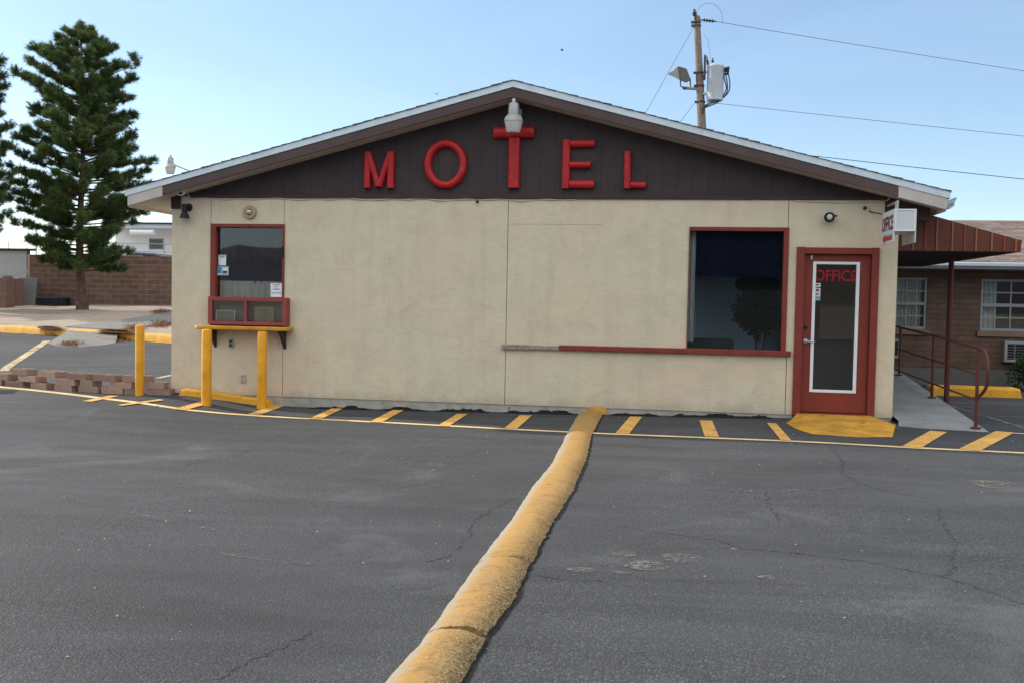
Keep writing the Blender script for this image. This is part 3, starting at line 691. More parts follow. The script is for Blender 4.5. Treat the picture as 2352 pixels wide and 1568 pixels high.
# yellow counter with brackets
ct = MB(); YC = -.30; cl_, cr_ = PY(442, 748, YC), PY(656, 752, YC); zc_ = (cl_.z + cr_.z) / 2; cl_ = cl_.x; cr_ = cr_.x
ct.slab([(cl_, -.0, zc_), (cl_, YC + .06, zc_), (cl_ + .06, YC, zc_), (cr_ - .06, YC, zc_), (cr_, YC + .06, zc_), (cr_, 0, zc_)], .05)
counter = ct.build('counter', M['ycounter'], bld, bevel=.012, seg=3)
for x in (-6.33, -5.30):
    br = MB(); br.add([(x - .02, -.005, .94), (x - .02, -.22, .94), (x - .02, -.22, .90), (x - .02, -.05, .72), (x - .02, -.005, .66), (x + .02, -.005, .94), (x + .02, -.22, .94), (x + .02, -.22, .90), (x + .02, -.05, .72), (x + .02, -.005, .66)],
        [(0, 1, 2, 3, 4), (9, 8, 7, 6, 5), (0, 5, 6, 1), (1, 6, 7, 2), (2, 7, 8, 3), (3, 8, 9, 4), (4, 9, 5, 0)])
    br.build('bracket', M['browntrim'], bld, bevel=.003)
# large window on the right
wr = frame(bld, .222, 1.487, .82, 2.402, .012, .062, .05, 0, -.02, .12, M['maroon'], 'window')
MB().box(.234, 1.425, .06, .066, .82, 2.352).build('pane', M['glassdull'], wr)
sl = MB(); sl.box(-1.45, 1.55, -.06, 0, .752, .82); sl.build('sill', M['maroon'], wr, bevel=.008)
sl = MB()
for a, b, z0, z1 in ((-2.23, -1.86, .745, .812), (-1.86, -1.45, .752, .808)): sl.box(a, b, -.045 - .004 * (a > -2), 0, z0, z1)
sl.build('weathered_sill', M['wornwood'], wr, bevel=.008)
MB().box(.234, 1.487, 0.0, .12, .80, .82).build('inner_sill', M['maroon'], wr)
# office door
FRM = MB(); FRM.box(1.588, 1.688, -.035, .12, -.012, 2.155); FRM.box(2.515, 2.605, -.035, .12, -.02, 2.155); FRM.box(1.688, 2.515, -.033, .12, 2.068, 2.15)
DX0, DX1, DZ0, DZ1, DY = 1.694, 2.509, .045, 2.062, .035
GX0, GX1, GZ0, GZ1 = 1.815, 2.366, .312, 1.958
f = MB(); f.box(DX0, GX0, DY, DY + .045, DZ0, DZ1); f.box(GX1, DX1, DY, DY + .045, DZ0, DZ1); f.box(GX0, GX1, DY, DY + .045, GZ1, DZ1); f.box(GX0, GX1, DY, DY + .045, DZ0, GZ0)
dr_ = f.build('door', M['doorred'], bld); FRM.build('frame', M['doorred'], dr_, bevel=.006)
frame(dr_, GX0 - .014, GX1 + .014, GZ0 - .014, GZ1 + .014, .04, .04, .034, .036, DY - .014, DY + .02, M['whiteframe'], 'glazing_trim')
MB().box(GX0, GX1, DY + .022, DY + .028, GZ0, GZ1).build('pane', M['glassdoor'], dr_)
hd = MB(); hd.lathe([(.030, 0), (.034, .004), (.030, .014), (.012, .016), (.012, .055), (.0115, .056)], (1.735, DY, .95), 20, (0, -1, 0)); hd.tube([(1.735, DY - .05, .95), (1.76, DY - .055, .95), (1.80, DY - .055, .946), (1.845, DY - .05, .944)], [.012, .011, .010, .008], 10)
hd.build('handle', M['steel'], dr_, smooth=True)
MB().lathe([(.026, 0), (.026, .01), (.02, .014)], (1.735, DY, 1.13), 18, (0, -1, 0)).build('deadbolt', M['black'], dr_, smooth=True)
MB().box(1.765, 1.79, DY - .03, DY, 1.992, 2.05).build('closer_arm', M['galv'], dr_, bevel=.004)
MB().box(1.688, 2.515, -.03, .12, -.01, .035).build('threshold', M['doorred'], dr_, bevel=.004)
lt = MB(); text_add(lt, 'OFFICE', (2.09, DY + .020, 1.797), (1, 0, 0), (0, 0, 1), .145, .525, bold=.02); lt.build('lettering', M['redink'], dr_)
stick = MB()
for i, (z, cm) in enumerate(((1.672, 0), (1.608, 1), (1.553, 0), (1.500, 2))):
    a = MB().box(1.832, 1.905, DY + .017, DY + .020, z - .024, z + .024); a.build('sticker', (M['paper'], M['paper'], M['greycard'])[cm], dr_)
    if i == 1: MB().prism([(1.85, z - .012), (1.87, z - .012), (1.87, z - .02), (1.898, z), (1.87, z + .02), (1.87, z + .012), (1.85, z + .012)], DY + .0145, DY + .0165).build('sticker_print', M['redink'], dr_)
    else: MB().box(1.842, 1.895, DY + .0145, DY + .0165, z - .006, z + .010).build('sticker_print', M['bluepaper'] if i == 3 else M['ink'], dr_)

# inside the office
inn = MB(); inn.box(XL + T, XR - T, T + .02, 9, -.05, -.004); inn.build('floor', M['carpet'], bld)
inn = MB(); inn.box(-2.6, XR - T, 1.75, 1.8, 0, 2.6); inn.box(-2.7, -2.6, T + .02, 8.9, 0, 2.6); inn.build('interior_wall', M['roomwall'], bld)
inn = MB(); inn.box(1.56, XR - T - .002, 1.69, 1.74, 0, 2.6); inn.box(1.56, 1.62, 1.2, 1.69, 0, 2.6); inn.build('partition', M['roomdark'], bld)
inn = MB(); inn.box(XL + T, XR - T, T + .02, 9, 2.62, 2.68); inn.build('ceiling', M['roomwall'], bld)

def pleats(x0, x1, y, z0, z1, n, amp, m_, name):
    vs = []; k_ = n * 8
    for i in range(k_ + 1):
        x = x0 + (x1 - x0) * i / k_; yy = y + amp * sin(2 * pi * i / 8) + .3 * amp * sin(i * .9)
        vs += [(x, yy, z0), (x, yy, z1)]
    o = MB().add(vs, [(2 * i, 2 * i + 2, 2 * i + 3, 2 * i + 1) for i in range(k_)]).build(name, m_, None, org=((x0 + x1) / 2, y, z0), smooth=False)
    o.modifiers.new('cloth', 'SOLIDIFY').thickness = .004; return o
tag(pleats(-6.33, -5.35, .16, 1.565, 2.35, 9, .018, M['navy'], 'window_shade'), 'navy cloth shade hanging inside the pay window', 'shade', 'navy shades inside the windows')
tag(pleats(-6.33, -5.35, .125, 1.20, 1.60, 10, .02, M['curtain'], 'curtain'), 'pale pleated curtain below the navy shade in the pay window', 'curtain')
tag(pleats(.32, 1.425, .16, 1.76, 2.36, 12, .012, M['navy'], 'window_shade'), 'navy cloth shade drawn over the top of the large window', 'shade', 'navy shades inside the windows')
tag(pleats(.235, .315, .17, .90, 2.36, 2, .012, M['curtain'], 'curtain'), 'narrow pale curtain at the left edge of the large window', 'curtain')
sf = thing('sofa', 'low dark olive sofa inside behind the large window', 'sofa', (.0, 1.2, 0))
MB().box(-1.2, .9, .9, 1.7, .12, .45).build('seat', M['sofa'], sf, bevel=.04); MB().box(-1.2, .88, .72, .9, .12, .93).build('backrest', M['sofa'], sf, bevel=.05)
fl_ = thing('floor_lamp', 'thin pale twin headed floor lamp inside the large window', 'floor lamp', (.36, 1.5, 0))
MB().tube([(.36, 1.5, 0), (.36, 1.5, 1.75)], .014, 8).lathe([(.13, 0), (.13, .02), (.02, .03)], (.36, 1.5, 0), 16).build('pole', M['white'], fl_)
for s in (-1, 1):
    MB().tube([(.36, 1.5, 1.6), (.36 + s * .1, 1.5, 1.76), (.36 + s * .2, 1.5, 1.80)], .01, 6).lathe([(.03, 0), (.07, -.07), (.075, -.09)], (.36 + s * .22, 1.5, 1.82), 14).build('lamp_shade', M['white'], fl_)
mi = MB(); mi.lathe([(.30, 0), (.30, .03), (.26, .034)], (0, 0, 0), 28, (0, -1, 0)); mo = mi.build('wall_mirror', M['dark'], None, org=(0, 0, 0)); mo.scale = (1.1, 1, .5); mo.location = (1.26, 1.74, 1.70)
tag(mo, 'dark oval mirror on the room wall above the indoor tree', 'mirror')

# potted ficus inside
M['darkleaf'] = mat('dark indoor leaves', C(20, 28, 22), .9, .4, 9, 0, 40, 0, .05)
ff = thing('potted_tree', 'bushy potted tree standing inside the large window', 'potted tree', (1.22, .75, 0))
MB().lathe([(.13, 0), (.17, .28), (.18, .30), (.15, .30), (.15, .26)], (1.22, .75, 0), 20).build('pot', M['sofa'], ff, smooth=True)
MB().tube([(1.20, .75, .2), (1.19, .76, .7), (1.16, .75, 1.1), (1.18, .75, 1.4)], [.022, .02, .016, .008], 8).tube([(1.25, .74, .2), (1.26, .74, .7), (1.30, .74, 1.1)], [.016, .015, .008], 8).build('trunk', M['bark'], ff)
n = 3200; ctr = np.array([1.20, .75, 1.34]); P_ = rng.normal(0, 1, (n, 3)); P_ /= np.linalg.norm(P_, axis=1)[:, None]; P_ *= (rng.random((n, 1)) ** .4) * np.array([[.34, .28, .30]]); P_ += ctr + np.where(rng.random((n, 1)) < .25, np.array([[.0, 0, -.10]]), 0); P_[:, 0] = 1.2 + (P_[:, 0] - 1.2) * np.clip((P_[:, 2] - .75) / .4, .25, 1)
D1 = rng.normal(0, 1, (n, 3)); D1[:, 2] -= .6; D1 /= np.linalg.norm(D1, axis=1)[:, None]; D2 = np.cross(D1, rng.normal(0, 1, (n, 3))); D2 /= np.linalg.norm(D2, axis=1)[:, None]
V = np.stack([P_, P_ + D1 * .035 + D2 * .017, P_ + D1 * .075, P_ + D1 * .035 - D2 * .017], 1).reshape(-1, 3) - np.array([1.22, .75, 0]); raw('foliage', V, np.arange(4 * n).reshape(n, 4), M['darkleaf'], ff)

# notices and cards at the pay window
def board(name, lab, cat, x0, x1, z0, z1, y, m_, prints=(), group=None, tilt=0):
    o = thing(name, lab, cat, ((x0 + x1) / 2, y, z0), group)
    MB().box(x0, x1, y, y + .003, z0, z1).build('sheet', m_, o)
    for kind, args, pm in prints:
        p_ = MB()
        if kind == 't': text_add(p_, args[0], (args[1], y - .002, args[2]), (1, 0, 0), (0, 0, 1), args[3], args[4], bold=.012)
        else: p_.box(args[0], args[1], y - .002, y - .0005, args[2], args[3])
        p_.build('lettering' if kind == 't' else 'print', pm, o)
    return o
q0, q1 = PY(502, 586, .05), PY(519, 610, .05)
board('notice', 'small white notice taped high on the pay window', 'notice', q0.x, q1.x, q1.z, q0.z, .05, M['paper'],
      [('b', (q0.x + .012, q1.x - .012, q0.z - .022, q0.z - .012), M['ink']), ('b', (q0.x + .025, q1.x - .025, q0.z - .042, q0.z - .03), M['greycard'])])
q0, q1 = PY(498, 612, .048), PY(525, 633, .048)
board('payment_card', 'blue and grey payment card decal below the white notice', 'decal', q0.x, q1.x, q1.z, q0.z, .048, M['greycard'],
      [('b', (q0.x + .012, q0.x + .07, q1.z + .03, q0.z - .015), M['bluepaper']), ('b', (q0.x + .012, q0.x + .07, q1.z + .006, q1.z + .026), M['paper']), ('b', (q0.x + .085, q1.x - .012, q0.z - .06, q0.z - .02), M['paper']), ('b', (q0.x + .095, q1.x - .03, q1.z + .03, q1.z + .06), M['ink'])])
q0, q1 = PY(622, 651, .0), PY(648, 683, .0); xm = (q0.x + q1.x) / 2; hh = q0.z - q1.z
board('notice', 'white lettered notice leaning in the pay window corner', 'notice', q0.x, q1.x, q1.z, q0.z, -.005, M['paper'],
      [('t', ('CHECK', xm, q0.z - hh * .11, hh * .095, hh * .58), M['ink']), ('t', ('OUT', xm, q0.z - hh * .26, hh * .09, hh * .36), M['ink']), ('t', ('HERE', xm, q0.z - hh * .43, hh * .10, hh * .52), M['ink']), ('b', (q0.x + .01, q1.x - .01, q0.z - hh * .74, q0.z - hh * .64), M['greycard'])])
q0, q1 = PY(585, 705, -.08), PY(628, 740, -.08); hh = q0.z - q1.z; xm = (q0.x + q1.x) / 2
board('cardboard_sign', 'brown cardboard sign with faded writing behind the box glass', 'sign', q0.x, q1.x, 1.036, q0.z, -.075, M['card'],
      [('b', (xm - ww * .075, xm + ww * .075, q0.z - hh * f_ - .008, q0.z - hh * f_), M['cardink']) for f_, ww in ((.17, 1.2), (.32, .7), (.47, 1.2), (.62, 1.25), (.77, .9), (.90, .5))])
q0, q1 = PY(496, 712, -.06), PY(540, 740, -.06)
pf = thing('picture_frame', 'thin white picture frame standing behind the box glass', 'picture frame', ((q0.x + q1.x) / 2, -.06, 1.036))
frame(pf, q0.x, q1.x, 1.036, q0.z, .014, .014, .014, .0, -.065, -.055, M['white'], 'moulding'); MB().box(q0.x + .014, q1.x - .014, -.058, -.052, 1.036, q0.z - .014).build('backing', M['roomdark'], pf)
# ------------------------------------------------------------------ letters on the gable
def stroke(mb, p0, p1, w, d=.05, y=.012, m0=0, m1=0):
    # one rounded channel stroke in the gable plane: half-round section, flat mitred ends
    a, b = Vector((p0[0], 0, p0[1])), Vector((p1[0], 0, p1[1])); t = (b - a).normalized(); n = Vector((-t.z, 0, t.x))
    prof = [(-1, 0), (-.97, .35), (-.78, .72), (-.42, .95), (0, 1.0), (.42, .95), (.78, .72), (.97, .35), (1, 0)]
    vs = []
    for q, mt in ((a, m0), (b, m1)):
        for u, h in prof: vs.append(q + n * (u * w / 2) + t * (u * w / 2 * mt) + Vector((0, y - .035 - d * h, 0)))
        for u in (1, -1): vs.append(q + n * (u * w / 2) + t * (u * w / 2 * mt) + Vector((0, y, 0)))
    k_ = len(prof) + 2
    mb.add(vs, [tuple(range(k_))[::-1], tuple(range(k_, 2 * k_))] + [(i, (i + 1) % k_, (i + 1) % k_ + k_, i + k_) for i in range(k_)])
def LP(x, y): p = PY(x, y, -.02); return (p.x, p.z)
def letter(ch, strokes, lab, d=.045):
    mb = MB()
    for st in strokes: stroke(mb, *st, d=d)
    o = mb.build('sign_letter', M['redsign'], None, org=mb_org(mb), smooth=True); tag(o, lab, 'letter', 'red letters across the gable')
    return o
def mb_org(mb):
    v = np.array(mb.v); return ((v[:, 0].min() + v[:, 0].max()) / 2, v[:, 1].max(), v[:, 2].min())
zb = 2.895
# M
x0, x1, zt = -4.185, -3.755, 3.385; w_ = .098
letter('M', [((x0 + w_ / 2, zb), (x0 + w_ / 2, zt), w_), ((x1 - w_ / 2, zb), (x1 - w_ / 2, zt), w_), ((x0 + w_ * .62, zt - .01), ((x0 + x1) / 2 - .005, zb + .02), .09), ((x1 - w_ * .62, zt - .01), ((x0 + x1) / 2 + .005, zb + .022), .09)], 'faded red letter M, smallest pointed letter at the start of MOTEL')
# O
cx, cz, ra, rb = -3.045, 3.217, .245, .278; mb = MB(); vs = []; n = 56
prof = [(-1, -.01), (-.97, .35), (-.78, .72), (-.42, .95), (0, 1.0), (.42, .95), (.78, .72), (.97, .35), (1, -.01)]
for i in range(n):
    t = 2 * pi * i / n; c_ = Vector((cx + ra * cos(t), 0, cz + rb * sin(t))); nn = Vector((cos(t) / ra, 0, sin(t) / rb)).normalized()
    for u, h in prof: vs.append(c_ + nn * (u * .052) + Vector((0, -.02 - .05 * h, 0)))
    vs.append(c_ + nn * .052 + Vector((0, .012, 0))); vs.append(c_ - nn * .052 + Vector((0, .012, 0)))
k_ = len(prof) + 2
mb.add(vs, [(i * k_ + j, ((i + 1) % n) * k_ + j, ((i + 1) % n) * k_ + (j + 1) % k_, i * k_ + (j + 1) % k_) for i in range(n) for j in range(k_)])
o = mb.build('sign_letter', M['redsign'], None, org=mb_org(mb), smooth=True); tag(o, 'round red letter O between the M and the tall T', 'letter', 'red letters across the gable')
letter('T', [((-2.385, 3.634), (-1.845, 3.634), .155), ((-2.108, zb + .005), (-2.108, 3.56), .158)], 'tall red letter T under the gable lamp', .055)
letter('E', [((-1.410, zb), (-1.410, 3.532), .11), ((-1.36, 3.482), (-1.035, 3.482), .10), ((-1.36, 3.205), (-1.085, 3.205), .092), ((-1.36, zb + .052), (-1.035, zb + .052), .105)], 'red letter E with three bars right of the tall T')
letter('L', [((-.600, zb), (-.600, 3.375), .095), ((-.555, zb + .045), (-.355, zb + .045), .085)], 'small red letter L at the end of MOTEL, orange worn edges')

# ------------------------------------------------------------------ lamps, camera, boxes on the front wall
def yard_lamp(x, y, z0, k_, lab, grp):      # z0: underside of lens
    t = thing('security_lamp', lab, 'lamp', (x, y, z0), grp)
    MB().lathe([(.083 * k_, 0), (.095 * k_, .03 * k_), (.118 * k_, .13 * k_), (.119 * k_, .138 * k_)], (x, y, z0), 28).build('lens', M['lens'], t, smooth=True)
    prof = []
    mb = MB(); o_ = 0; nn = 44; vs = []
    for r, h in ((.122, .138), (.122, .148), (.112, .19), (.085, .222), (.072, .228)):
        for j in range(nn): a = 2 * pi * j / nn; rr = (r + (.004 if j % 2 else -.002)) * k_; vs.append((x + rr * cos(a), y + rr * sin(a), z0 + h * k_))
    mb.add(vs, [(i * nn + j, i * nn + (j + 1) % nn, (i + 1) * nn + (j + 1) % nn, (i + 1) * nn + j) for i in range(4) for j in range(nn)]); mb.build('reflector', M['lampmetal'], t)
    MB().lathe([(.074 * k_, .226 * k_), (.076 * k_, .25 * k_), (.070 * k_, .36 * k_), (.066 * k_, .375 * k_), (.03 * k_, .385 * k_)], (x, y, z0), 24).lathe([(.028 * k_, .385 * k_), (.028 * k_, .43 * k_), (.02 * k_, .44 * k_)], (x, y, z0), 16).build('housing', M['galv'], t, smooth=True)
    return t
LY = -.33
pl = PY(1179, 305, LY)
gl = yard_lamp(pl.x, LY, pl.z, 1.0, 'security lamp with white lens hanging at the gable peak', 'barn style security lamps')
MB().tube([(pl.x, LY, pl.z + .33), (pl.x, -.10, pl.z + .345), (pl.x, .012, pl.z + .30)], .018, 10).box(pl.x - .06, pl.x + .06, -.02, .012, pl.z + .22, pl.z + .36).build('arm', M['galv'], gl)
# black bell lamp
t = thing('wall_lamp', 'black bell shaped wall lamp left of the pay window', 'wall lamp', (-6.76, 0, 2.46))
MB().lathe([(.055, 0), (.055, .012), (.02, .02)], (-6.745, 0, 2.62), 20, (0, -1, 0)).build('backplate', M['black'], t, smooth=True)
MB().tube([(-6.745, -.01, 2.62), (-6.745, -.07, 2.635), (-6.757, -.10, 2.615)], .014, 10).lathe([(.036, .075), (.040, .09), (.040, .19), (.03, .20)], (-6.76, -.10, 2.46), 18).build('arm', M['black'], t, smooth=True)
MB().lathe([(.068, 0), (.064, .02), (.05, .055), (.036, .085), (.034, .10)], (-6.76, -.10, 2.46), 24).build('lamp_shade', M['black'], t, smooth=True)
# round porthole lamp
t = thing('porthole_lamp', 'round tan ringed lamp with bright dome above the pay window', 'wall lamp', (-5.83, 0, 2.47))
MB().lathe([(.096, 0), (.096, .03), (.088, .042), (.05, .045), (.048, .03)], (-5.83, 0, 2.558), 10, (0, -1, 0)).build('ring', M['bell'], t)
MB().lathe([(.046, .03), (.044, .05), (.032, .072), (.012, .082)], (-5.83, 0, 2.558), 24, (0, -1, 0)).build('dome', M['steel'], t, smooth=True)
# bullet spot on the right
t = thing('spot_lamp', 'small black spot lamp with pale lens above the office door', 'wall lamp', (1.98, 0, 2.46))
MB().lathe([(.05, 0), (.05, .015), (.02, .02)], (1.98, 0, 2.53), 20, (0, -1, 0)).tube([(1.98, -.015, 2.53), (1.985, -.05, 2.54)], .018, 8).build('backplate', M['black'], t, smooth=True)
ax = Vector((-.25, -1, -.12)).normalized()
MB().lathe([(.035, 0), (.062, .03), (.066, .12), (.064, .125)], Vector((1.985, -.045, 2.535)), 22, ax).build('lamp_head', M['black'], t, smooth=True)
MB().lathe([(.034, .121), (.034, .130), (.02, .136)], Vector((1.985, -.045, 2.535)) + Vector((.004, 0, .006)), 22, ax).build('lens', M['lens'], t, smooth=True)
MB().obox((2.045, -.10, 2.545), (.012, 0, 0), (0, .03, 0), (0, 0, .01)).build('bracket', M['black'], t)
# bullet camera at the gable corner
t = thing('security_camera', 'white bullet security camera under the left gable corner', 'camera', (-6.79, -.02, 2.8))
ax = Vector((.12, -1, -.22)).normalized(); c0 = Vector((-6.80, -.05, 2.835))
MB().lathe([(.03, 0), (.045, .02), (.045, .13), (.043, .135), (.032, .136), (.030, .128)], c0, 22, ax).tube([c0, c0 + Vector((0, .07, .03))], .014, 8).build('housing', M['white'], t, smooth=True)
MB().lathe([(.022, .125), (.022, .139)], c0, 18, ax).build('lens', M['black'], t, smooth=True)
# outlets
for (x, z, lab, col) in ((-6.092, .724, 'grey outlet box on the wall under the yellow counter', 'outlet'), (-5.912, .237, 'pale outlet box low on the wall between the bollards', 'white')):
    t = thing('outlet', lab, 'outlet', (x, 0, z - .06))
    MB().box(x - .036, x + .036, -.03, 0, z - .058, z + .058).build('box', M['outlet'] if col == 'outlet' else M['palewood'], t, bevel=.008)
    for z_ in (z - .026, z + .026): MB().box(x - .018, x + .018, -.034, -.03, z_ - .016, z_ + .016).build('socket', M['black'] if col == 'outlet' else M['outlet'], t)
# hook and cables
t = MB().tube([(-2.60, .0, 2.765), (-2.60, -.04, 2.76), (-2.60, -.045, 2.73), (-2.585, -.045, 2.70), (-2.57, -.045, 2.715)], .007, 8).lathe([(.016, 0), (.02, .02), (.012, .035)], (-2.595, -.045, 2.69), 12).build('hook', M['black'], None, org=(-2.6, 0, 2.7))
tag(t, 'small black hook hanging under the brown trim board', 'hook')
pts = []
for i in range(90):
    x = -6.68 + 5.4 * i / 89; pts.append((x, -.012 - .006 * sin(i), 2.748 + .013 * sin(i * .55) * sin(i * .17 + 1) - .006))
pts = [(-6.79, -.03, 2.84), (-6.74, -.02, 2.79)] + pts
t = MB().tube(pts, .0065, 6).build('cable', M['cable'], None, org=(-6.7, 0, 2.74)); tag(t, 'pale loose cable strung under the trim from the security camera', 'cable')
pts = [(1.55 + 1.12 * i / 14, -.014, 2.744 - .02 * sin(pi * i / 14)) for i in range(15)] + [(2.72, -.05, 2.80), (2.78, -.12, 2.82)]
t = MB().tube(pts, .0065, 6).build('cable', M['cable'], None, org=(2.1, 0, 2.74)); tag(t, 'grey cable sagging to the hanging OFFICE sign', 'cable')

# ------------------------------------------------------------------ projecting OFFICE sign at the right corner
sp = PX(2053, 482, 2.66)
SY0 = -1.02; SY1 = -.36; a = PY(2054, 480, SY0); b = PY(2106, 483, SY0); c = PY(2050, 557, SY0); dmid = PY(2054, 531, SY0)
sx0, sx1, szt, szb, szm = a.x, b.x, a.z, c.z, dmid.z
sg = thing('projecting_sign', 'white box sign reading OFFICE with red arrow at the building corner', 'sign', ((sx0 + sx1) / 2, SY1, szb))
MB().box(sx0, sx0 + .012, SY0, SY1, szb, szt).build('sign_face', M['signwhite'], sg, bevel=.003)
MB().box(sx1 - .012, sx1, SY0, SY1, szb, szt).build('sign_face', M['signwhite'], sg, bevel=.003)
MB().box(sx0 + .012, sx1 - .012, SY0 + .004, SY1, szm, szt - .002).build('lamp_box', M['signwhite'], sg, bevel=.003)
tr = MB(); tr.box(sx0 + .012, sx1 - .012, SY0 - .003, SY0 + .004, szt - .018, szt - .001); tr.box(sx0 + .012, sx1 - .012, SY0 - .003, SY0 + .004, szm, szm + .014); tr.box(sx0 + .012, sx0 + .028, SY0 - .003, SY0 + .004, szm + .014, szt - .018); tr.box(sx1 - .028, sx1 - .012, SY0 - .003, SY0 + .004, szm + .014, szt - .018)
tr.build('edge_trim', M['white'], sg)
tb = MB(); LW = SY1 - SY0
zc = szm + (szt - szm) * .42; text_add(tb, 'OFFICE', (sx0 - .0015, (SY0 + SY1) / 2 + .01, zc), (0, -1, 0), (0, 0, 1), .175, LW * .92, bold=.035); tb.build('lettering', M['ink'], sg)
tb = MB(); text_add(tb, 'OFFICE', (sx0 - .003, (SY0 + SY1) / 2 + .0, zc - .002), (0, -1, 0), (0, 0, 1), .145, LW * .88, bold=.0); tb.build('lettering', M['redink'], sg)
MB().box(sx0 - .002, sx0, SY0 + .02, SY1 - .02, szm - .036, szm - .031).build('rule_line', M['ink'], sg)
za = szb + (szm - szb) * .47; ya, yb = SY1 - .05, SY0 + .06
ar = [(ya, za), (ya - .17, za - .062), (ya - .17, za - .026), (yb, za - .026), (yb, za + .026), (ya - .17, za + .026), (ya - .17, za + .062)]
MB().add([(sx0 - .002, p[0], p[1]) for p in ar], [tuple(range(7))]).build('arrow', M['redarrow'], sg)
MB().tube([((sx0 + sx1) / 2, -.55, szt - .005), ((sx0 + sx1) / 2, -.55, szt + .125)], .022, 12).tube([((sx0 + sx1) / 2, -.60, szt + .125), ((sx0 + sx1) / 2, -.03, szt + .125)], .016, 10).build('bracket', M['galv'], sg)
t = MB().tube([(2.46, -.0, 2.62), (2.50, -.03, 2.60), (2.58, -.3, 2.55), (2.70, -.36, 2.50)], .008, 6).build('cable', M['wire'], None, org=(2.5, 0, 2.6)); tag(t, 'black power cable running from the wall to the OFFICE sign', 'cable')
t = MB().lathe([(.022, 0), (.022, .03), (.012, .035)], (2.41, 0, 2.655), 12, (0, -1, 0)).build('cable_gland', M['black'], None, org=(2.41, 0, 2.655)); tag(t, 'tiny black cable entry knob above the office door', 'fitting')

# ------------------------------------------------------------------ bollards, wheel stops, hump, door apron
def bollard(p, h, r, lab):
    z = asph(p.x, p.y)
    o = MB().lathe([(r, -.06), (r, h - .02), (r * .93, h - .004), (r * .6, h + .006)], (p.x, p.y, z), 32).build('bollard', M['yellow'], None, org=(p.x, p.y, z), smooth=True)
    return tag(o, lab, 'bollard', 'yellow steel bollards')
p = PT(474, 930); bollard(p, PY(474, 757, p.y).z - asph(p.x, p.y), .066, 'yellow bollard under the left end of the counter')
p = PT(601, 937); bollard(p, PY(601, 762, p.y).z - asph(p.x, p.y), .066, 'yellow bollard under the right end of the counter')
p = PT(321, 907); bollard(p, PY(321, 747, p.y).z - asph(p.x, p.y), .062, 'free standing yellow bollard by the low block wall')

p0, p1 = PT(376, 921), PT(640, 936); yy = (p0.y + p1.y) / 2
def stop_profile(d0, d1, h): return [(d0, 0), (d0 + .01, h * .8), (d0 + .03, h), (d1 - .03, h), (d1 - .01, h * .8), (d1, 0)]
def wheel_stop(xa, xb, y0, y1, h, m_, lab, grp=None, rot=0):
    mb = MB(); n = 24; vs = []; pr = stop_profile(0, y1 - y0, h)
    for i in range(n + 1):
        x = xa + (xb - xa) * i / n; e = .85 if i in (0, n) else 1
        for d_, z in pr: vs.append((x + (.03 if i == 0 else -.03 if i == n else 0) * (z > h * .5), y0 + d_, asph(x, y0) - .01 + (z * e + rng.normal(0, .0015))))
    k_ = len(pr); mb.add(vs, [tuple(range(k_)), tuple(range(n * k_, n * k_ + k_))] + [(i * k_ + j, i * k_ + j + 1, (i + 1) * k_ + j + 1, (i + 1) * k_ + j) for i in range(n) for j in range(k_ - 1)])
    o = mb.build('wheel_stop', m_, None, org=((xa + xb) / 2, y0, asph((xa + xb) / 2, y0))); return tag(o, lab, 'wheel stop', grp)
wheel_stop(PT(372, 919).x - .02, PT(642, 928).x, -.20, -.03, .10, M['ykerb'], 'long low yellow kerb block along the foot of the wall under the pay window')
p0, p1 = PT(2135, 907), PT(2326, 913)
wheel_stop(p0.x, p1.x + .15, (p0.y + p1.y) / 2, (p0.y + p1.y) / 2 + .35, .17, M['ykerb'], 'yellow wheel stop on the lot in front of the brick motel rooms')

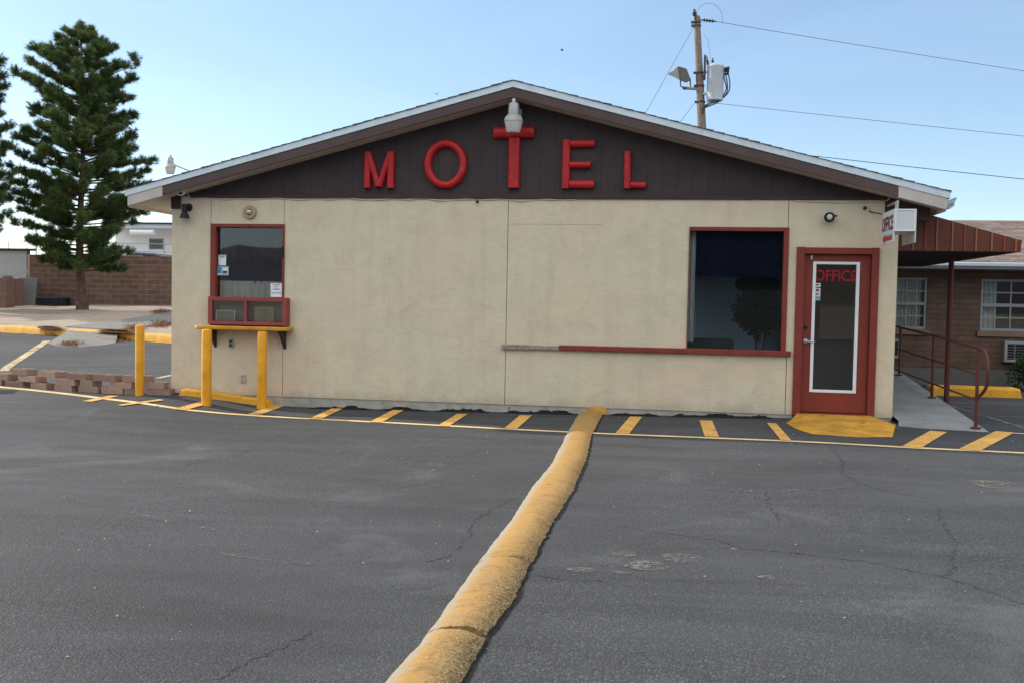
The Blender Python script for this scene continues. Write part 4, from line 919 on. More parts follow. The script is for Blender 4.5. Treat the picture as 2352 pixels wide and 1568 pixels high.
hump = thing('speed_hump', 'long worn yellow concrete hump running from the wall toward the street', 'hump', (-.86, -5.5, -.06))
pl_ = [PT(*a) for a in ((1327, 952), (1300, 1000), (1270, 1060), (1215, 1130), (1170, 1200), (1100, 1290), (1035, 1380), (985, 1450), (965, 1480), (880, 1568))]
pr_ = [PT(*a) for a in ((1383, 952), (1358, 1000), (1345, 1060), (1315, 1130), (1270, 1200), (1220, 1290), (1180, 1380), (1125, 1450), (1110, 1480), (1060, 1568))]
ly = [q.y for q in pl_][::-1]; lx = [q.x for q in pl_][::-1]; ry = [q.y for q in pr_][::-1]; rx = [q.x for q in pr_][::-1]
yc1 = PT(1060, 1462).y; yc0 = PT(1160, 1294).y
def hump_seg(ya, yb, seed):
    r = np.random.default_rng(seed); ny = max(4, int((ya - yb) / .035)); nu = 22; V = np.zeros((ny + 1, nu + 1, 3))
    def sm(n, amp, kk):
        a_ = r.normal(0, amp, n + kk); return np.convolve(a_, np.ones(kk) / kk, 'valid')[:n] * sqrt(kk)
    jag = np.cumsum(r.normal(0, .006, nu + 1)); jag -= jag.mean(); eL = sm(ny + 1, .002, 3) + sm(ny + 1, .003, 15); eR = sm(ny + 1, .004, 2) + sm(ny + 1, .003, 9); ht = sm(ny + 1, .0012, 30)
    for i in range(ny + 1):
        y = ya + (yb - ya) * i / ny; x0 = float(np.interp(y, ly, lx)) - .005 + eL[i]; x1 = float(np.interp(y, ry, rx)) + .01 + eR[i]
        e = min(1, (ya - y) / .02 + .82, (y - yb) / .02 + .82)
        for j in range(nu + 1):
            u = 2 * j / nu - 1; h = (.058 + ht[i]) * max(0, 1 - abs(u) ** 2.2) ** .8 * e; x = x0 + (x1 - x0) * j / nu
            V[i, j] = (x, y + (jag[j] if i in (0, ny) else 0), asph(x, y) - .004 + h)
    V[:, 1:-1, 2] += r.normal(0, .0006, (ny + 1, nu - 1)); V[:, 1:-1, 2] += np.abs(r.normal(0, .0012, (ny + 1, nu - 1))) * np.linspace(0, 1, nu - 1)[None] ** 3
    vs = [tuple(q) for q in V.reshape(-1, 3)]; fs = [(i * (nu + 1) + j, (i + 1) * (nu + 1) + j, (i + 1) * (nu + 1) + j + 1, i * (nu + 1) + j + 1) for i in range(ny) for j in range(nu)]
    for i in (0, ny):          # end faces
        o_ = len(vs); row = [i * (nu + 1) + j for j in range(nu + 1)]
        for j in range(nu + 1): q = V[i, j]; vs.append((q[0], q[1], asph(q[0], q[1]) - .02))
        fs += [(row[j], row[j + 1], o_ + j + 1, o_ + j) for j in range(nu)]
    MB().add(vs, fs).build('concrete_segment', M['hump'], hump, org=(.86, 5.5, .06), smooth=True)
for i, (ya, yb) in enumerate(((-.05, yc0 + .008), (yc0 - .008, yc1 + .018), (yc1 - .022, -12.0))): hump_seg(ya, yb, 60 + i)
# fresh yellow paint drip where the hump meets the wall base
# broken dark ribbon along the right flank of the hump
for lst, w_, m_, off in ((pr_, .034, M['tar'], .008),):
    out = []; q_ = [Vector((p.x + off, p.y, 0)) for p in lst] + [Vector((lst[-1].x + off, lst[-1].y - 2, 0))]
    for a, b in zip(q_, q_[1:]):
        n = max(2, int((a - b).length / .07))
        for i in range(n): v = a.lerp(b, i / n); v.x += rng.normal(0, .006); out.append(v)
    L, R = [], []
    for v in out:
        ww = w_ * float(rng.uniform(.5, 1.0)); z = asph(v.x, v.y) + .005
        L.append(Vector((v.x - ww / 2, v.y, z))); R.append(Vector((v.x + ww / 2, v.y, z)))
    n = len(out); MB().add(L + R, [(i, n + i, n + i + 1, i + 1) for i in range(n - 1)]).build('dark_edge' if off > 0 else 'dust_edge', m_, lot)
# sloped yellow apron at the office door
P = [PT(1797, 967), PT(1846, 953), PT(2003, 951), PT(2032, 961), PT(2056, 1004), PT(1990, 1003), PT(1850, 996), PT(1816, 985)]
ap = MB(); n = 8
cen = Vector((sum(p.x for p in P) / 8, -.5, 0)); vs = []
outer = [Vector((1.45, -.62, 0)), Vector((1.60, -.06, 0)), Vector((2.60, -.06, 0)), Vector((2.80, -.35, 0)), Vector((2.50, PT(2050, 1003).y, 0)), Vector((2.1, PT(1960, 1003).y - .02, 0)), Vector((1.62, PT(1855, 996).y, 0)), Vector((1.50, -1.2, 0))]
inner = [Vector((1.60, -.35, .035)), Vector((1.64, -.05, .06)), Vector((2.57, -.05, .06)), Vector((2.62, -.30, .05)), Vector((2.42, -.9, .035)), Vector((2.1, -1.0, .035)), Vector((1.72, -.95, .035)), Vector((1.62, -.7, .035))]
for v in outer: vs.append((v.x, v.y, asph(v.x, v.y) + .004))
for v in inner: vs.append((v.x, v.y, asph(v.x, v.y) + v.z + .01))
fs = [(i, (i + 1) % 8, (i + 1) % 8 + 8, i + 8) for i in range(8)] + [tuple(range(8, 16))]
o = ap.add(vs, fs).build('door_apron', M['yapron'], None, org=(2.1, -.6, -.05), smooth=False)
su = o.modifiers.new('round', 'SUBSURF'); su.levels = su.render_levels = 3; su.subdivision_type = 'SIMPLE'
tag(o, 'sloped yellow painted asphalt apron at the foot of the red office door', 'ramp')

# ------------------------------------------------------------------ low dry-stacked block wall
base_px = [(-40, 882), (0, 885), (60, 889), (115, 896), (170, 900), (230, 904), (300, 907), (397, 906)]
def bx(px):
    for (a, ya), (b, yb) in zip(base_px, base_px[1:]):
        if a <= px <= b: return PT(px, ya + (yb - ya) * (px - a) / (b - a))
    return PT(px, 906)
def block_mesh(m_):
    L_, D_, H_, t_ = .39, .19, .092, .032; mb = MB()
    mb.box(-L_ / 2, L_ / 2, 0, t_, 0, H_).box(-L_ / 2, L_ / 2, D_ - t_, D_, 0, H_)
    for x in (-L_ / 2, -t_ / 2, L_ / 2 - t_): mb.box(x, x + t_, t_, D_ - t_, 0, H_)
    return mb.build('slump_block', m_, None, bevel=.003)
proto = block_mesh(M['adobe']); first = True
rows = [('bottom', [(-28, 3), (6, 58), (60, 116), (117, 172), (174, 230), (228, 285), (285, 312), (335, 391)]),
        ('middle', [(-30, 25), (36, 91), (123, 177), (184, 211), (247, 305), (332, 376)]),
        ('top', [(-48, 7), (11, 74), (78, 142), (147, 202), (206, 271), (278, 340)])]
words = ['first', 'second', 'third', 'fourth', 'fifth', 'sixth', 'seventh', 'eighth']
for r_, (nm, spans) in enumerate(rows):
    for i, (a, b) in enumerate(spans):
        o = proto if first else proto.copy()
        if not first: COL.objects.link(o)
        first = False
        pa, pb = bx(a), bx(b); d_ = pb - pa; d_.z = 0; L_ = d_.length; ang = math.atan2(d_.y, d_.x) + rng.normal(0, .03); c_ = (pa + pb) / 2
        n_ = Vector((-sin(ang), cos(ang), 0))
        o.location = (c_.x + n_.x * .03 * r_ * 0, c_.y, min(asph(pa.x, pa.y), asph(pb.x, pb.y)) + .094 * r_ - .004 + (.012 if nm == 'bottom' and i in (4, 5) else 0)); o.rotation_euler = (0, rng.normal(0, .008), ang); o.scale = (min(1.0, L_ / .39 * .98), 1, 1)
        tag(o, 'brown hollow block, %s from the left in the %s course of the low stack' % (words[i], nm), 'block', 'hollow blocks in the low stack')
# ------------------------------------------------------------------ right side: ramp, handrail, canopy
RXE = 3.66
pr0 = PT(2262, 992); pf = [PX(2143, 915, RXE), PX(2065, 886, RXE)]
def rampz(y): return asph(3, y) + .012 + clamp((y - pr0.y - .05) / 5.0) * .42
rp = MB(); n = 14; vs = []
ys_ = [pr0.y - .02 + (7.0) * i / n for i in range(n + 1)]
for i, y in enumerate(ys_):
    xl = 2.835 if y > .02 else 2.80; xr = RXE + .10 - .0 * y
    yl = max(y, -.55) if i == 0 else y
    if i == 0: vs += [(2.80, -.50, asph(3, -.5) + .004), (3.1, y + .12, asph(3, y) + .005), (xr, y, asph(3, y) + .005)]
    else:
        z = rampz(y); yy = max(y, -.45 + .01 * i); vs += [(2.84, yy, rampz(yy)), (3.2, y if i > 1 else y + .03, z), (xr, y, z)]
fs = []
for i in range(n): fs += [(3 * i, 3 * i + 3, 3 * i + 4, 3 * i + 1), (3 * i + 1, 3 * i + 4, 3 * i + 5, 3 * i + 2)]
o_ = len(vs)
for i in range(n + 1): q = vs[3 * i + 2]; vs.append((q[0], q[1], -.2))
for i in range(n): fs.append((3 * i + 2, 3 * i + 5, o_ + i + 1, o_ + i))
rmp = MB().add(vs, fs).build('ramp', M['concrete'], None); struct(rmp)

hr = thing('handrail', 'rust red pipe handrail along the concrete ramp', 'handrail', (RXE, 1.5, 0))
def RP(x, y): return PX(x, y, RXE)
for bpx, tpx in (((2245, 975), (2244, 801)), ((2142, 916), (2143, 772)), ((2066, 886), (2067, 752))):
    a, b = RP(*bpx), RP(*tpx); a.y = b.y = (a.y + b.y) / 2; a.z = rampz(a.y) - .03
    MB().tube([a, b], .021, 12).lathe([(.06, .02), (.06, .045), (.03, .05)], a, 16).build('post', M['rust'], hr, smooth=True)
rail = [RP(2040, 745), RP(2067, 752), RP(2143, 771), RP(2225, 793), RP(2250, 799), RP(2262, 808), RP(2268, 828), RP(2270, 850), RP(2267, 882), RP(2258, 900), RP(2246, 912)]
fine = []
for i in range(len(rail) - 1):
    p0 = rail[max(i - 1, 0)]; p1, p2 = rail[i], rail[i + 1]; p3 = rail[min(i + 2, len(rail) - 1)]
    for s in range(4):
        t = s / 4; fine.append(.5 * ((2 * p1) + (p2 - p0) * t + (2 * p0 - 5 * p1 + 4 * p2 - p3) * t * t + (3 * p1 - p0 - 3 * p2 + p3) * t ** 3))
fine.append(rail[-1])
MB().tube(fine, .018, 12).build('top_rail', M['rust'], hr, smooth=True)
for a, b in (((2040, 794), (2244, 859)), ((2040, 842), (2244, 918))): MB().tube([RP(*a), RP(*b)], .013, 10).build('lower_rail', M['rust'], hr, smooth=True)

CY0, CY1 = .35, 5.6
ca = PY(2345, 579, CY0); cb_ = PY(2345, 553, CY0); cc = PY(2122, 490, CY0); cz0 = ca.z; cx1 = ca.x
slope = (cc.z - cb_.z) / (cb_.x - cc.x); CXL = XR + .005; czl = cc.z + slope * (cc.x - CXL)
cn = thing('canopy', 'brown ribbed metal canopy sloping from the office side wall', 'canopy', (3.5, 2.8, 0))
ctop = lambda x: cb_.z + slope * (cx1 - x)
cp = MB(); cp.prism([(CXL, cz0), (cx1, cz0), (cx1, cb_.z), (CXL, czl)], CY0, CY0 + .03); cp.build('front_panel', M['canopy'], cn)
x = CXL + .06; i = 0
while x < cx1 - .03:
    MB().box(x - .008, x + .008, CY0 - .018, CY0, cz0 + .004, ctop(x) - .006).build('seam_rib', M['canopyseam'] if i % 3 != 2 else M['canopyhot'], cn); x += (.19, .15, .14)[i % 3]; i += 1
cp = MB(); cp.prism([(CXL, czl + .004), (cx1 + .02, cb_.z + .001), (cx1 + .02, cb_.z - .03), (CXL, czl - .026)], CY0 + .03, CY1); cp.build('roof_sheet', M['canopy'], cn)
cp = MB(); cp.box(cx1 - .02, cx1 + .01, CY0 + .03, CY1, cz0, cb_.z - .02); cp.build('side_panel', M['canopy'], cn)
cp = MB(); cp.box(CXL, cx1 - .02, CY0 + .03, CY1, cz0 + .005, cz0 + .03); cp.build('underside', M['dark'], cn)  # near-black sheet: the shade under the canopy is put into its colour
pb_ = PT(2173, 936); pz = asph(pb_.x, pb_.y)
pp = MB().tube([(pb_.x, pb_.y, pz - .02), (pb_.x, pb_.y, cz0 + .01)], .038, 16).box(pb_.x - .09, pb_.x + .09, pb_.y - .09, pb_.y + .09, pz - .01, pz + .012)
pp.build('post', M['rust'], cn, smooth=True)

# ------------------------------------------------------------------ brick motel rooms behind, right
FY = 6.7
rb = thing('motel_rooms', 'low brown brick motel wing behind the canopy with shingled roof', 'building', (8, FY, 0))
ez = PY(2200, 617, FY - .7).z; e1 = PY(2200, 600, FY - .72).z; rzz = PY(2300, 507, FY + 4.0)
def hole_wall(mb, x0, x1, z0, z1, holes, y0, y1):
    xs_ = sorted({x0, x1, *[h[0] for h in holes], *[h[1] for h in holes]}); zs = sorted({z0, z1, *[h[2] for h in holes], *[h[3] for h in holes]})
    for a, b in zip(xs_, xs_[1:]):
        run = None
        for c, d in list(zip(zs, zs[1:])) + [(None, None)]:
            solid = c is not None and not any(h[0] < (a + b) / 2 < h[1] and h[2] < (c + d) / 2 < h[3] for h in holes)
            if solid: run = (run[0], d) if run else (c, d)
            elif run: mb.box(a, b, y0, y1, *run); run = None
def wpx(x0, x1, y0, y1): a, b = PY(x0, y0, FY), PY(x1, y1, FY); return (a.x, b.x, b.z, a.z)
w1 = wpx(2040, 2127, 637, 757); w2 = wpx(2255, 2392, 641, 763)
mb = MB(); hole_wall(mb, 1.0, 16, .28, ez + .02, [w1, w2], FY, FY + .2); mb.build('wall', M['brick2'], rb)
MB().box(1.0, 16, FY - .025, FY + .2, -.2, .28).build('base_course', M['base2'], rb)
for w_, nv in ((w1, 4), (w2, 4)):
    x0, x1, z0, z1 = w_
    wf = frame(rb, x0, x1, z0, z1, .045, .045, .045, .05, FY + .02, FY + .10, M['frame2'], 'window')
    zm = (z0 + z1) / 2; mu = MB(); mu.box(x0 + .045, x1 - .045, FY + .022, FY + .09, zm - .03, zm + .03)
    for h0, h1 in ((z0 + .05, zm - .03), (zm + .03, z1 - .045)):
        for i in range(1, nv): xx = x0 + (x1 - x0) * i / nv; mu.box(xx - .012, xx + .012, FY + .05, FY + .07, h0, h1)
        for s_ in (0, 1): pass
        zz = (h0 + h1) / 2; mu.box(x0 + .045, x1 - .045, FY + .052, FY + .068, zz - .012, zz + .012)
    mu.build('muntins', M['frame2'], wf)
    MB().box(x0 + .045, x1 - .045, FY + .072, FY + .076, z0 + .05, z1 - .045).build('pane', M['glassdull'], wf)
    MB().box(x0 - .06, x1 + .06, FY - .06, FY + .02, z0 - .10, z0).build('sill', M['blockplain'], wf)
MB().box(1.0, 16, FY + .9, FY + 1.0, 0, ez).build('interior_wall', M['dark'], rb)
tag(pleats(w2[0] + .06, w2[0] + .33, FY + .22, w2[2], w2[3] - .04, 3, .02, M['curtain'], 'curtain'), 'pale curtain at the left side of the right brick wing window', 'curtain')
tag(pleats(w1[0] + .06, w1[1] - .06, FY + .22, w1[2], w1[3] - .04, 9, .02, M['curtain'], 'curtain'), 'pale curtains closed across the brick wing window beside the office corner', 'curtain')
rf = MB(); yE, yR = FY - .75, FY + 4.0
rf.add([(0, yE, e1), (17, yE, e1), (17, yR, rzz.z), (0, yR, rzz.z), (0, yE, e1 - .03), (17, yE, e1 - .03), (17, yR, rzz.z - .03), (0, yR, rzz.z - .03)], [(0, 1, 2, 3), (7, 6, 5, 4), (0, 4, 5, 1), (2, 6, 7, 3), (0, 3, 7, 4), (1, 5, 6, 2)])
rf.add([(0, yR, rzz.z), (17, yR, rzz.z), (17, yR + 4.5, e1), (0, yR + 4.5, e1)], [(0, 1, 2, 3)])
r2 = rf.build('roof', M['shingle2'], rb)
MB().box(0, 17, yE + .002, yE + .03, ez, e1 - .004).build('fascia', M['fascia2'], r2)
gtr = MB(); gtr.box(0, 17, yE - .09, yE, e1 - .10, e1 - .02); gtr.build('gutter', M['fascia2'], r2, bevel=.02)
MB().box(0, 17, yE + .03, FY, ez + .0, ez + .02).build('soffit', M['palewood'], r2)
def aircon(x0, x1, z0, z1, lab):
    t = thing('air_conditioner', lab, 'air conditioner', ((x0 + x1) / 2, FY, z0), 'air conditioners under the brick wing windows')
    frame(t, x0, x1, z0, z1, .05, .05, .05, .05, FY - .16, FY, M['frame2'], 'casing')
    gm = MB(); zz = z0 + .07
    while zz < z1 - .06: gm.box(x0 + .05, x1 - .05, FY - .145, FY - .135, zz, zz + .018); zz += .05
    gm.box((x0 * .72 + x1 * .28), (x0 * .72 + x1 * .28) + .03, FY - .15, FY - .13, z0 + .05, z1 - .05)
    gm.build('grille', M['floodgrey'], t); MB().box(x0 + .05, x1 - .05, FY - .10, FY - .002, z0 + .05, z1 - .05).build('core', M['dark'], t)
a, b = PY(2308, 783, FY - .15), PY(2385, 833, FY - .15); aircon(a.x, b.x, b.z, a.z, 'white slatted air conditioner under the right brick wing window')
a, b = PY(2000, 777, FY - .15), PY(2068, 823, FY - .15); aircon(a.x, b.x, b.z, a.z, 'slatted air conditioner half hidden by the office corner')

def leafball(name, lab, cat, c, rad, n, lm, m_, size, group=None, stem=True):
    t = thing(name, lab, cat, c, group); cc_ = np.array([0, 0, rad[2]])
    P_ = rng.normal(0, 1, (n, 3)); P_ /= np.linalg.norm(P_, axis=1)[:, None]; P_ *= (rng.random((n, 1)) ** .45) * np.array([rad]); P_ *= 1 + .25 * np.sin(P_[:, :1] * 14 + P_[:, 2:3] * 9); P_ += cc_
    D1 = rng.normal(0, 1, (n, 3)); D1 /= np.linalg.norm(D1, axis=1)[:, None]; D2 = np.cross(D1, rng.normal(0, 1, (n, 3))); D2 /= np.linalg.norm(D2, axis=1)[:, None]
    V = np.stack([P_, P_ + D1 * size * .5 + D2 * size * .28, P_ + D1 * size, P_ + D1 * size * .5 - D2 * size * .28], 1).reshape(-1, 3)
    raw('foliage', V, np.arange(4 * n).reshape(n, 4), m_, t)
    if stem: MB().tube([Vector(c), Vector(c) + Vector((0, 0, rad[2]))], [.03, .012], 8).build('stem', M['bark'], t)
    return t
p = PT(2358, 897); leafball('shrub', 'dark leafy shrub at the right edge by the brick wing', 'shrub', (p.x, p.y, p.z), (.30, .30, .34), 1400, 0, M['leaf'], .06)

# ------------------------------------------------------------------ pines
def pine(base, k_, prof, lab, seed, trunk_px=.165, needles=None, gap=None):
    r = np.random.default_rng(seed); Hh = prof[-1][0]
    t = thing('pine_tree', lab, 'tree', base, 'pine trees at the left')
    hs = [q[0] for q in prof]; Ls = [q[1] for q in prof]; Rs = [q[2] for q in prof]
    tr = MB(); pts = []; rad = []
    for i in range(15):
        h = Hh * i / 14; pts.append(Vector((.06 * sin(h * .9 + seed), .06 * sin(h * .7 + 2), h))); rad.append(trunk_px * (1 - .86 * (i / 14) ** .8) + (.06 if i == 0 else 0))
    axis = lambda h: Vector((.06 * sin(h * .9 + seed), .06 * sin(h * .7 + 2), h))
    tr.tube([Vector(base) + q for q in [Vector((0, 0, -.15))] + pts], [rad[0] + .04] + rad, 14)
    tips = []; h = hs[0] - .1
    while h < Hh - .12:
        nb = 6 + int(r.integers(0, 3))
        a0 = r.uniform(0, 2 * pi)
        for b in range(nb):
            az = a0 + 2 * pi * b / nb + r.normal(0, .25); hh = h + r.uniform(-.18, .18)
            ca_ = cos(az); Rr, Ll = float(np.interp(hh, hs, Rs)), float(np.interp(hh, hs, Ls))
            mid = (Rr + Ll) / 2
            ln = (Rr * max(ca_, 0) ** 2 + Ll * max(-ca_, 0) ** 2 + mid * .85 * sin(az) ** 2) * r.choice([1.0, 1.02, .94, .82, .62])
            if ln < .1: ln = .1
            up = .06 + .55 * hh / Hh + r.normal(0, .08); d_ = Vector((cos(az), sin(az), 0)); bp = []
            st = axis(max(hh - ln * (up * .55), hs[0] * .55))
            for s in range(7):
                q = s / 6; bp.append(st + d_ * (ln * q) + Vector((0, 0, ln * up * (q * .35 + q * q * .35))) + Vector(r.normal(0, .02 * ln, 3)) * q)
            r0 = .012 + .012 * ln
            tr.tube([Vector(base) + q for q in bp], [max(r0 * (1 - q / 7.5), .006) for q in range(7)], 5, cap=False)
            # rounded clumps of tufts along the outer part, with gaps between them
            nc = max(2, int(1.9 + ln * 2.5))
            for s in range(nc):
                if r.random() < .15 and s < nc - 1: continue
                q = min(.35 + .65 * (s + r.uniform(.55, 1.0)) / nc, .999); i0 = int(q * 6); p = bp[i0].lerp(bp[i0 + 1], q * 6 - i0)
                rc = r.uniform(.13, .30) * min(1, .55 + ln * .35)
                for e in range(int(5 + 70 * rc * r.uniform(.7, 1.2))):
                    sd = Vector(r.normal(0, 1, 3)).normalized(); sd.z *= .75; tp_ = p + sd * rc * r.random() ** .4 + Vector((0, 0, rc * .35))
                    tips.append((tp_, (sd * .9 + d_ * .25 + Vector((0, 0, .5))).normalized()))
            tips.append((bp[-1], (d_ + Vector((0, 0, .8))).normalized()))
        h += .27
    for s in range(16): tips.append((axis(Hh - .5 + .5 * s / 15) + Vector(r.normal(0, .07, 3)), Vector((r.normal(0, .4), r.normal(0, .4), 1)).normalized()))
    tr.build('trunk', M['bark'], t, smooth=False)
    n = len(tips); NN = 28; T0 = np.array([q[0] for q in tips]); TD = np.array([q[1] for q in tips])
    dirs = r.normal(0, 1, (n, NN, 3)); dirs /= np.linalg.norm(dirs, axis=2, keepdims=True); dirs = dirs * .9 + TD[:, None, :] * .62; dirs /= np.linalg.norm(dirs, axis=2, keepdims=True)
    L_ = r.uniform(.09, .20, (n, NN, 1)); side = np.cross(dirs, r.normal(0, 1, (n, NN, 3))); side /= np.linalg.norm(side, axis=2, keepdims=True) + 1e-9; wd = .0085
    st = T0[:, None, :] - TD[:, None, :] * r.uniform(0, .16, (n, NN, 1))
    V = np.stack([st - side * wd, st + side * wd, st + dirs * L_], 2).reshape(-1, 3)
    raw('crown', V, np.arange(len(V)).reshape(-1, 3), needles or M['needles'], t)
    print('pine tips', n, 'tris', len(V) // 3)
    return t
tp = PT(187, 713); ppm = F / (FW.dot(tp - CAM))
px_prof = [(600, 80, 105), (585, 95, 120), (560, 112, 135), (520, 135, 145), (480, 168, 145), (440, 172, 152), (400, 168, 165), (360, 160, 150), (320, 138, 158), (285, 135, 165), (262, 145, 105), (230, 148, 105), (200, 150, 108), (165, 140, 128), (140, 100, 122), (115, 70, 80), (95, 60, 48), (75, 20, 30), (57, 4, 6)]
prof = [((713 - y) / ppm, l / ppm, r_ / ppm) for y, l, r_ in px_prof]
pine(tp, ppm, prof, 'tall bushy pine tree standing in sand before the block wall', 3)
# low yellow-green bough in front of the trunk is part of the crown; the second pine stands at the frame edge
tp2 = PT(-95, 722); ppm2 = F / (FW.dot(tp2 - CAM))
px2 = [(a_, b_, c_ * .9) for a_, b_, c_ in [(590, 60, 60), (545, 100, 112), (500, 150, 122), (450, 150, 138), (400, 160, 140), (360, 150, 128), (300, 150, 132), (250, 140, 126), (225, 120, 84), (195, 120, 116), (165, 110, 112), (140, 80, 88), (110, 60, 60), (70, 20, 20), (50, 5, 5)]]
pine(tp2, ppm2, [((722 - y) / ppm2, l / ppm2, r_ / ppm2) for y, l, r_ in px2], 'second pine tree mostly cut off by the left edge of the photo', 8)

shade_pine = copy_tree(bpy.data.objects['pine_tree.001']); shade_pine.location = tp + Vector((-7.2, 1.1, -.1)); shade_pine.rotation_euler = (0, 0, 2.2)  # unseen extra pine, placed so that its shadow falls on the sand
shade_pine['label'] = 'added pine out of view farther left, put there to shade the sand'
# ------------------------------------------------------------------ block wall and things at the back left
wa, wb_ = PT(64, 701), PT(396, 712)
wy = max(wa.y, wb_.y); 
def WP(px, py, dy=0.0): return PY(px, py, wa.y + dy)
ba, tb_ = WP(66, 701), WP(66, 588); bb, tb2 = WP(410, 708), WP(410, 588)
zw0 = min(ba.z, bb.z) - .5; zw1 = (tb_.z + tb2.z) / 2
bw = thing('block_wall', 'brown block garden wall behind the pine trees', 'wall', (ba.x, wa.y, ba.z))
MB().box(ba.x + .05, bb.x + 14, wa.y, wa.y + .2, zw0, zw1).build('wall', M['blockwall'], bw, org=(0, 0, zw1))
cm = MB(); x = ba.x
while x < bb.x + 6:
    l = rng.uniform(.3, 1.4)
    if rng.random() < .7: cm.box(x, x + l, wa.y - .006, wa.y + .2, zw1, zw1 + rng.uniform(.012, .03))
    x += l + rng.uniform(.0, .3)
cm.build('mortar_cap', M['mortar'], bw)
em = MB(); z = zw1 + .02; i = 0
while z > ba.z + .5: h = rng.uniform(.2, .36); em.box(ba.x - .03 - rng.uniform(0, .05), ba.x + .05, wa.y - .01, wa.y + .19, z - h + .004, z); z -= h
em.build('wall_end', M['mortar'], bw, bevel=.02)
def box_thing(name, lab, cat, px0, px1, py0, py1, dy, depth, m_, bev=.01, lean=0, sink=.1):
    a, b = WP(px0, py0, dy), WP(px1, py1, dy)
    o = MB().box(a.x, b.x, a.y, a.y + depth, b.z - sink, a.z).build(name, m_, None, org=((a.x + b.x) / 2, a.y, b.z), bevel=bev); o.rotation_euler = (lean, 0, 0)
    return tag(o, lab, cat)
box_thing('metal_panel', 'pale grey sheet metal panel behind the wall end at the left', 'panel', -120, 61, 572, 690, 1.2, .05, M['paleslab'])
o = box_thing('gate_rail', 'dark grey rail along the top of the pale metal panel', 'rail', -120, 80, 569, 577, 1.12, .07, M['tarp'], sink=0)
box_thing('gate_post', 'dark grey post between the pale panel and block wall', 'post', 61, 67, 572, 695, .6, .08, M['tarp'])
box_thing('block_pier', 'short brown block pier at the left edge', 'pier', -40, 14, 638, 706, -2.4, .5, M['blockplain'])
box_thing('block_pier', 'shaded brown block pier beside the leaning grey slab', 'pier', 15, 36, 640, 705, -1.4, .5, M['blockplain'])
box_thing('cap_stone', 'dark lump of stone on top of the short block pier', 'stone', 4, 19, 632, 640, -2.3, .3, M['greyslab'], .04, 0, 0)
box_thing('concrete_slab', 'grey concrete slab leaning on the block wall', 'slab', 37, 79, 637, 702, -.5, .08, M['greyslab'], .01, radians(-8))
box_thing('plank', 'dark narrow plank leaning on the grey slab', 'plank', 41, 49, 651, 703, -.62, .05, M['floodgrey'], .006, radians(-6))
box_thing('dark_crate', 'long dark blue block lying at the foot of the block wall', 'block', 83, 131, 684, 702, -.45, .35, M['carpaint'])
box_thing('dark_crate', 'small black block at the foot of the wall nearest the trunk', 'block', 132, 150, 684, 701, -.45, .35, M['black'])

# pipe fence along the back of the wall
fe = thing('pipe_fence', 'thin metal pipe fence rising behind the block wall', 'fence', (ba.x, wa.y + 2, ba.z))
dy = 2.0
for x, y0, y1 in ((83, 519, 640), (20, 556, 640), (62, 560, 640), (-40, 520, 640), (268, 562, 640), (377, 560, 640)):
    a, b = WP(x, y1, dy), WP(x, y0, dy); MB().tube([a, (a.x, a.y, b.z)], .028 if y0 < 530 else .018, 8).build('post', M['galv'], fe)
for (xa, ya), (xb, yb) in (((-60, 553), (140, 556)), ((130, 555), (400, 562)), ((-60, 570), (400, 580))): MB().tube([WP(xa, ya, dy), WP(xb, yb, dy)], .016, 6).build('rail', M['galv'], fe)

# white house and dark car beyond
hy = 14.0
def HP(px, py, d=0.0): return PY(px, py, wa.y + hy + d)
a, b = HP(312, 524), HP(460, 640); hs_ = thing('house', 'white flat roofed house beyond the block wall', 'building', (b.x, a.y, 0))
wn0, wn1 = HP(342, 548, .0), HP(376, 574, .0); zb_ = .5
mb = MB(); hole_wall(mb, a.x - 1.2, b.x + 3, zb_, a.z, [(wn0.x, wn1.x, wn1.z, wn0.z)], a.y, a.y + .25); mb.build('wall', M['whitestucco'], hs_)
wf = frame(hs_, wn0.x, wn1.x, wn1.z, wn0.z, .05, .08, .05, .05, a.y + .03, a.y + .12, M['frame2'], 'window'); MB().box(wn0.x + .05, wn1.x - .08, a.y + .08, a.y + .09, wn1.z + .05, wn0.z - .05).build('pane', M['glassdull'], wf)
MB().box(a.x - 2, b.x + 3.2, a.y + 3, a.y + 3.1, zb_, a.z).build('interior_wall', M['dark'], hs_)
r0, r1 = HP(250, 514, -1.2), HP(460, 526, -1.2)
rr = MB().box(r0.x, r1.x + 3, r0.y, r0.y + 8, r1.z, r0.z).build('roof', M['fascia2'], hs_, bevel=.02)
MB().box(r0.x - .1, r1.x + 3.1, r0.y - .1, r0.y + 8, r0.z, r0.z + .07).build('roof_edge', M['tarp'], rr)
p0, p1 = HP(300, 528, -1.3), HP(354, 541, -1.3); MB().tube([(p0.x, p0.y, (p0.z + p1.z) / 2), (p1.x, p0.y, (p0.z + p1.z) / 2)], (p0.z - p1.z) / 2, 14).build('roof_pipe', M['whiteframe'], rr, smooth=True)
